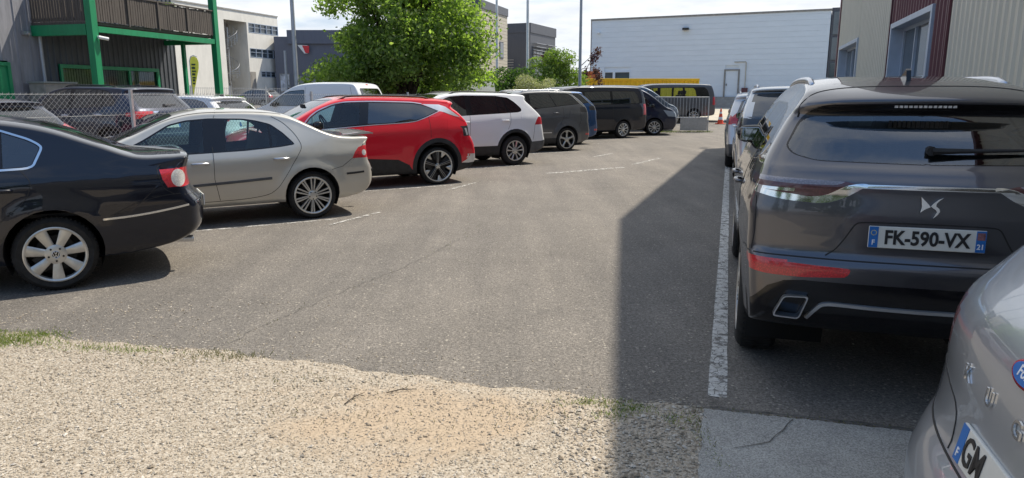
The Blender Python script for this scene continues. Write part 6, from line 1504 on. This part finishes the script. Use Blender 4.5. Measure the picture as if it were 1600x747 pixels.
for k_ in range(16):
    a = k_*R(137.5); l = rng.uniform(.5, .8); c, s_ = math.cos(a), math.sin(a); P0 = Vector((0,0,1.25)); P1 = Vector((c*l*.6, s_*l*.6, 1.62)); P2 = Vector((c*l, s_*l, 1.40)); side = Vector((-s_, c, 0))
    for t in range(9):
        f_ = (t+1)/9; p = P0*(1-f_)**2+P1*2*f_*(1-f_)+P2*f_*f_
        for sg in (-1, 1): e_ = p+side*sg*.16*(1-f_*.5)+Vector((c*.1, s_*.1, -.07)); q.add([p, p+Vector((c*.03, s_*.03, .0)), e_], [(0, 1, 2)])
q.obj('fronds', M['leaf_bush'], pm); q = MB(); q.tube([(0,0,.3),(0,0,1.28)], .05, 8); q.obj('trunk', M['bark'], pm); q = MB(); q.lathe([(.16,0),(.2,.32),(.0,.30)], 16, axis='z'); q.obj('pot', M['concrete'], pm)

# ------------------------------------------------------------------ fences, poles, small things
fc = empty('chain_link_fence', (FO.x, FO.y, 0), math.atan2(FD.y, FD.x), 'chain-link fence with square posts behind the left-hand row of cars', 'fence')
q = MB(); x0, x1, zt, zb = -5., 24., 1.66, .10; wv = .0027; p_ = .085
def wire(a, b, w): 
    q.bar(a, b, w, w, up=(0, 1, 0))
x = x0-(zt-zb)
while x < x1:
    a, b = max(x, x0), min(x+(zt-zb), x1)
    if b > a:
        wire((a, .0, zb+(a-x)), (b, .0, zb+(b-x)), wv); wire((a, .005, zt-(a-x)), (b, .005, zt-(b-x)), wv)
    x += p_
n = int((x1-x0)/p_)
for k_ in range(n):   # twisted wire ends standing above the top strand
    wire((x0+k_*p_, 0, zt-.02), (x0+k_*p_+.006, 0, zt+.014), .003)
q.obj('mesh_wires', M['wire'], fc)
q = MB()
for z in (.12,.55,.98,1.32,1.645): q.tube([(x0,-.004,z),(x1,-.004,z)], .0016, 5)
q.obj('line_wire', M['wire'], fc)
for xp in (-3.0, 2.15, 7.3, 12.3, 17.3, 22.3):
    q = MB(); q.box(xp-.022,xp+.022,-.03,.014,0,1.72); q.obj('post', M['galv'], fc)
wf_ = empty('welded_mesh_fence', (-18.6, 42, .4), math.atan2(.8, .6), 'grey welded mesh fence along the street in front of the cream block', 'fence')
q = MB()
for k_ in range(150): q.bar((k_*.12,0,0),(k_*.12,0,1.7), .012)
for z in (.1,.6,1.1,1.65): q.bar((0,0,z),(18,0,z), .016)
q.obj('mesh_panel', M['galv'], wf_)
for k_ in range(8): q = MB(); q.box(k_*2.5-.03,k_*2.5+.03,-.03,.03,0,1.8); q.obj('post', M['galv'], wf_)
def pole(name, label, x, y, z, h, r, m, cat='pole', extra=None):
    e = empty(name, (x, y, z), 0, label, cat); q = MB(); q.tube([(0,0,0),(0,0,h*.5),(0,0,h)], [r, r*.85, r*.6], 14); q.obj('shaft', M[m], e, True, 40)
    q = MB(); q.lathe([(r*2.2,0),(r*2.2,.03),(r*1.2,.05),(r*1.1,.3),(r,.32)], 16, axis='z'); q.obj('base', M[m], e, True, 40)
    if extra: extra(e)
    return e
def lamp_head(h):
    def f(e): q = MB(); q.tube([(0,0,h-.05),(.5,0,h+.15),(1.1,0,h+.2)], .04, 8); q.box(.9,1.7,-.14,.14,h+.14,h+.26); q.obj('lamp_head', M['pole'], e, bevel=.03)
    return f
pole('street_lamp', 'grey lamp pole left of the big tree', -7.85, 26.5, .2, 8, .085, 'pole', 'street lamp', lamp_head(8))
q = MB(); q.tube([(0,0,0),(0,0,3.0)], .045, 10); tag(q.obj('short_post', M['pole'], None, True, 40), 'short grey post standing just left of the lamp pole', 'post').location = (-8.15, 26.3, .2)
pole('flagpole', 'white flagpole at the right edge of the big tree', -.82, 40, .3, 11, .08, 'cone_w', 'flagpole')
pole('flagpole', 'white flagpole in front of the dark grey block', .85, 40, .3, 11, .09, 'cone_w', 'flagpole')
pole('street_lamp', 'slim grey lamp pole rising behind the black van by the orange container', 2.98, 32, .02, 9, .075, 'pole', 'street lamp', lamp_head(9))
sd = empty('garden_shed', (-1.62, 31, .15), R(8), 'small shed with pale grey-green gable roof behind the white SUV', 'shed')
q = MB(); q.box(-.62,.72,-.5,.5,0,1.62); q.obj('wall', M['shed_wall'], sd)
q = MB(); q.add([(-.75,-.62,1.58),(.85,-.62,1.58),(.85,0,2.05),(-.75,0,2.05),(.85,.62,1.58),(-.75,.62,1.58)], [(0,1,2,3),(3,2,4,5)]); q.add([(-.75,-.62,1.53),(.85,-.62,1.53),(.85,0,2.0),(-.75,0,2.0),(.85,.62,1.53),(-.75,.62,1.53)], [(3,2,1,0),(5,4,2,3)]); q.obj('roof', M['shed'], sd)
q = MB(); q.add([(.74,-.5,1.6),(.74,.5,1.6),(.74,0,2.0)], [(0,1,2)]); q.obj('gable', M['shed_wall'], sd)
ff = empty('feather_flag', (-21.6, 49, .5), 0, 'yellow feather flag seen under the green balcony', 'flag')
q = MB(); q.tube([(0,0,0),(0,0,3.4),(.1,0,3.66),(.3,0,3.75),(.5,0,3.65)], .03, 6); q.obj('flag_pole', M['pole'], ff)
q = MB(); pr = [(.03,1.0),(.30,1.9),(.56,2.9),(.60,3.3),(.52,3.58),(.32,3.70),(.12,3.62),(.03,3.38)]; q.prism(pr, lambda p: (p[0], .01+.03*math.sin(p[1]*3), p[1]), lambda p: (p[0], .02+.03*math.sin(p[1]*3), p[1])); fo = q.obj('flag_cloth', M['flag'], ff)
q = MB()
for k_, (z, w) in enumerate(((3.1,.26),(2.86,.22),(2.66,.26),(2.44,.2),(2.24,.2),(2.05,.16),(1.86,.14))): q.box(.12,.12+w,-.045,-.03,z,z+.10+.04*(k_ % 2))
q.obj('flag_print', M['dkgreen'], fo)
# railing with solid lower panel
br = empty('railing_gate', (6.35, 32.1, 0), R(-1), 'galvanised railing with a grey lower panel in front of the van noses', 'railing')
q = MB(); q.tube([(0,0,1.55),(2.38,0,1.55)], .022, 8); q.tube([(0,0,.66),(2.38,0,.66)], .022, 8); q.tube([(2.38,0,0),(2.38,0,1.57)], .026, 8); q.tube([(0,0,0),(0,0,1.57)], .026, 8); q.obj('frame', M['galv'], br, True, 40)
q = MB()
for k_ in range(1, 17): q.tube([(k_*.14,0,.66),(k_*.14,0,1.55)], .010, 6)
q.obj('bars', M['galv'], br, True, 40); q = MB(); q.box(1.15,2.34,-.02,.01,.10,.64); q.obj('lower_panel', M['galv'], br)
blades([(6.6+.2*k_, 32.0+rng.uniform(-.1,.1), 70, .1, .08) for k_ in range(12)], 'railing_weeds', M['grass'], .12)
cn = empty('traffic_cone', (10.6, 36.6, gz(10.6, 36.6)), .2, 'orange and white traffic cone by the far kerb', 'traffic cone')
q = MB(); q.box(-.20,.20,-.20,.20,0,.04); q.obj('foot', M['cone_o'], cn, bevel=.01)
def conepart(nm, z0, z1, m):
    r_ = lambda z: .15-.12*(z-.04)/.74; q = MB(); q.lathe([(r_(z0), z0), (r_(z1), z1)], 24, axis='z'); 
    if nm == 'tip': q.lathe([(r_(z1), z1), (.001, z1+.002)], 24, axis='z')
    q.obj(nm, M[m], cn, True, 60)
conepart('lower_cone', .04, .22, 'cone_o'); conepart('reflective_band', .22, .36, 'cone_w'); conepart('middle_cone', .36, .52, 'cone_o'); conepart('reflective_band', .52, .62, 'cone_w'); conepart('tip', .62, .78, 'cone_o')
tl = [(x_, -17+rng.uniform(-2, 2), 3.6+rng.uniform(-.8, 1.4), rng.uniform(2.2, 3.0), 2.2, rng.uniform(2.8, 4.4)) for x_ in np.arange(-30, 24, 4.3)]
o_ = foliage('tree_line', 'leaf_dark', None, [b for t in tl for b in crown_blobs(*t, 7, int(t[0]*7)+400, (.4, .6))], 9000, .33, 91); tag(o_, kind='stuff')
# a twig or two on the gravel
for (x, y, a) in ((-.62,3.72,.3),(-.86,3.62,1.1)):
    q = MB(); c, s_ = math.cos(a), math.sin(a); q.tube([(-.08*c,-.08*s_,.008),(0,.01,.014),(.09*c,.09*s_,.008)], [.003,.0028,.0015], 5); q.tube([(0,.01,.013),(.04*c-.03*s_,.04*s_+.04*c,.012)], [.002,.001], 5)
    tag(q.obj('twig', M['bark']), 'thin dry twig on the gravel, %s of the two' % ('right' if x > -.7 else 'left'), 'twig').location = (x, y, .004)

# ------------------------------------------------------------------ sky, sun, camera
SUN_AZ, SUN_EL = 52., 54.
w = bpy.data.worlds.new('World'); scene.world = w; w.use_nodes = True; nt = w.node_tree; nt.nodes.clear()
out = nt.nodes.new('ShaderNodeOutputWorld'); bg = nt.nodes.new('ShaderNodeBackground'); L(nt, bg.outputs[0], out.inputs[0])
sky = nt.nodes.new('ShaderNodeTexSky'); sky.sky_type = 'NISHITA'; sky.sun_disc = False; sky.sun_elevation = R(SUN_EL); sky.sun_rotation = R(SUN_AZ); sky.air_density = 1.2; sky.dust_density = 1.5
tc = nt.nodes.new('ShaderNodeTexCoord'); sp = nt.nodes.new('ShaderNodeSeparateXYZ'); L(nt, tc.outputs['Generated'], sp.inputs[0])
# cloud layer: direction projected on to a flat deck so the clouds shrink towards the horizon
dv = node(nt, 'ShaderNodeMath', operation='MAXIMUM'); L(nt, sp.outputs['Z'], dv.inputs[0]); dv.inputs[1].default_value = 0.0
ad_ = node(nt, 'ShaderNodeMath', operation='ADD'); L(nt, dv.outputs[0], ad_.inputs[0]); ad_.inputs[1].default_value = .16
vd = node(nt, 'ShaderNodeVectorMath', operation='DIVIDE'); L(nt, tc.outputs['Generated'], vd.inputs[0]); cmb = nt.nodes.new('ShaderNodeCombineXYZ')
for k_ in range(3): L(nt, ad_.outputs[0], cmb.inputs[k_])
L(nt, cmb.outputs[0], vd.inputs[1])
f1 = noise(nt, vd.outputs[0], 1.15, 9, .58, dist=.25); f2 = noise(nt, vd.outputs[0], 2.6, 6, .6)
mby = node(nt, 'ShaderNodeMapRange'); mby.inputs['From Min'].default_value = -.55; mby.inputs['From Max'].default_value = .75; mby.inputs['To Min'].default_value = -.14; mby.inputs['To Max'].default_value = .21; L(nt, sp.outputs['Y'], mby.inputs['Value'])
fb = node(nt, 'ShaderNodeMath', operation='ADD'); L(nt, f1, fb.inputs[0]); L(nt, mby.outputs[0], fb.inputs[1])
cov = ramp(nt, fb.outputs[0], [(.42, 0.), (.62, 1.)]); shade = ramp(nt, f2, [(.30, (6.2, 6.6, 7.2)), (.60, (7.9, 8.1, 8.4))])
hz = ramp(nt, sp.outputs['Z'], [(.0, .55), (.26, .0)])
cv = nt.nodes.new('ShaderNodeMath'); cv.operation = 'MAXIMUM'; L(nt, cov, cv.inputs[0]); L(nt, hz, cv.inputs[1])
L(nt, mixc(nt, cv.outputs[0], mixc(nt, .36, sky.outputs[0], (2.5, 4.7, 8.8)), shade), bg.inputs['Color']); bg.inputs['Strength'].default_value = .10
sl_ = bpy.data.lights.new('sun', 'SUN'); sl_.energy = 4.4; sl_.angle = R(.5); sl_.color = (1, .92, .79)
so = bpy.data.objects.new('sun', sl_); COL.objects.link(so)
sd_ = Vector((math.sin(R(SUN_AZ))*math.cos(R(SUN_EL)), math.cos(R(SUN_AZ))*math.cos(R(SUN_EL)), math.sin(R(SUN_EL))))
so.rotation_euler = sd_.to_track_quat('Z', 'Y').to_euler(); so.location = (20, 20, 40)
cam = bpy.data.cameras.new('camera'); co_ = bpy.data.objects.new('camera', cam); COL.objects.link(co_); scene.camera = co_
cam.sensor_fit = 'HORIZONTAL'; cam.sensor_width = 36; cam.lens = 36*1110/1600; cam.clip_end = 2000; cam.clip_start = .05
co_.location = (0, 0, 1.63); co_.rotation_euler = (math.pi/2-math.atan(224.5/1110), 0, 0)
vs_ = scene.view_settings; vs_.view_transform = 'Standard'; vs_.look = 'None'; vs_.exposure = .43; vs_.gamma = 1.
scene.cycles.max_bounces = 8; scene.cycles.transparent_max_bounces = 16; scene.cycles.glossy_bounces = 4; scene.cycles.use_denoising = True
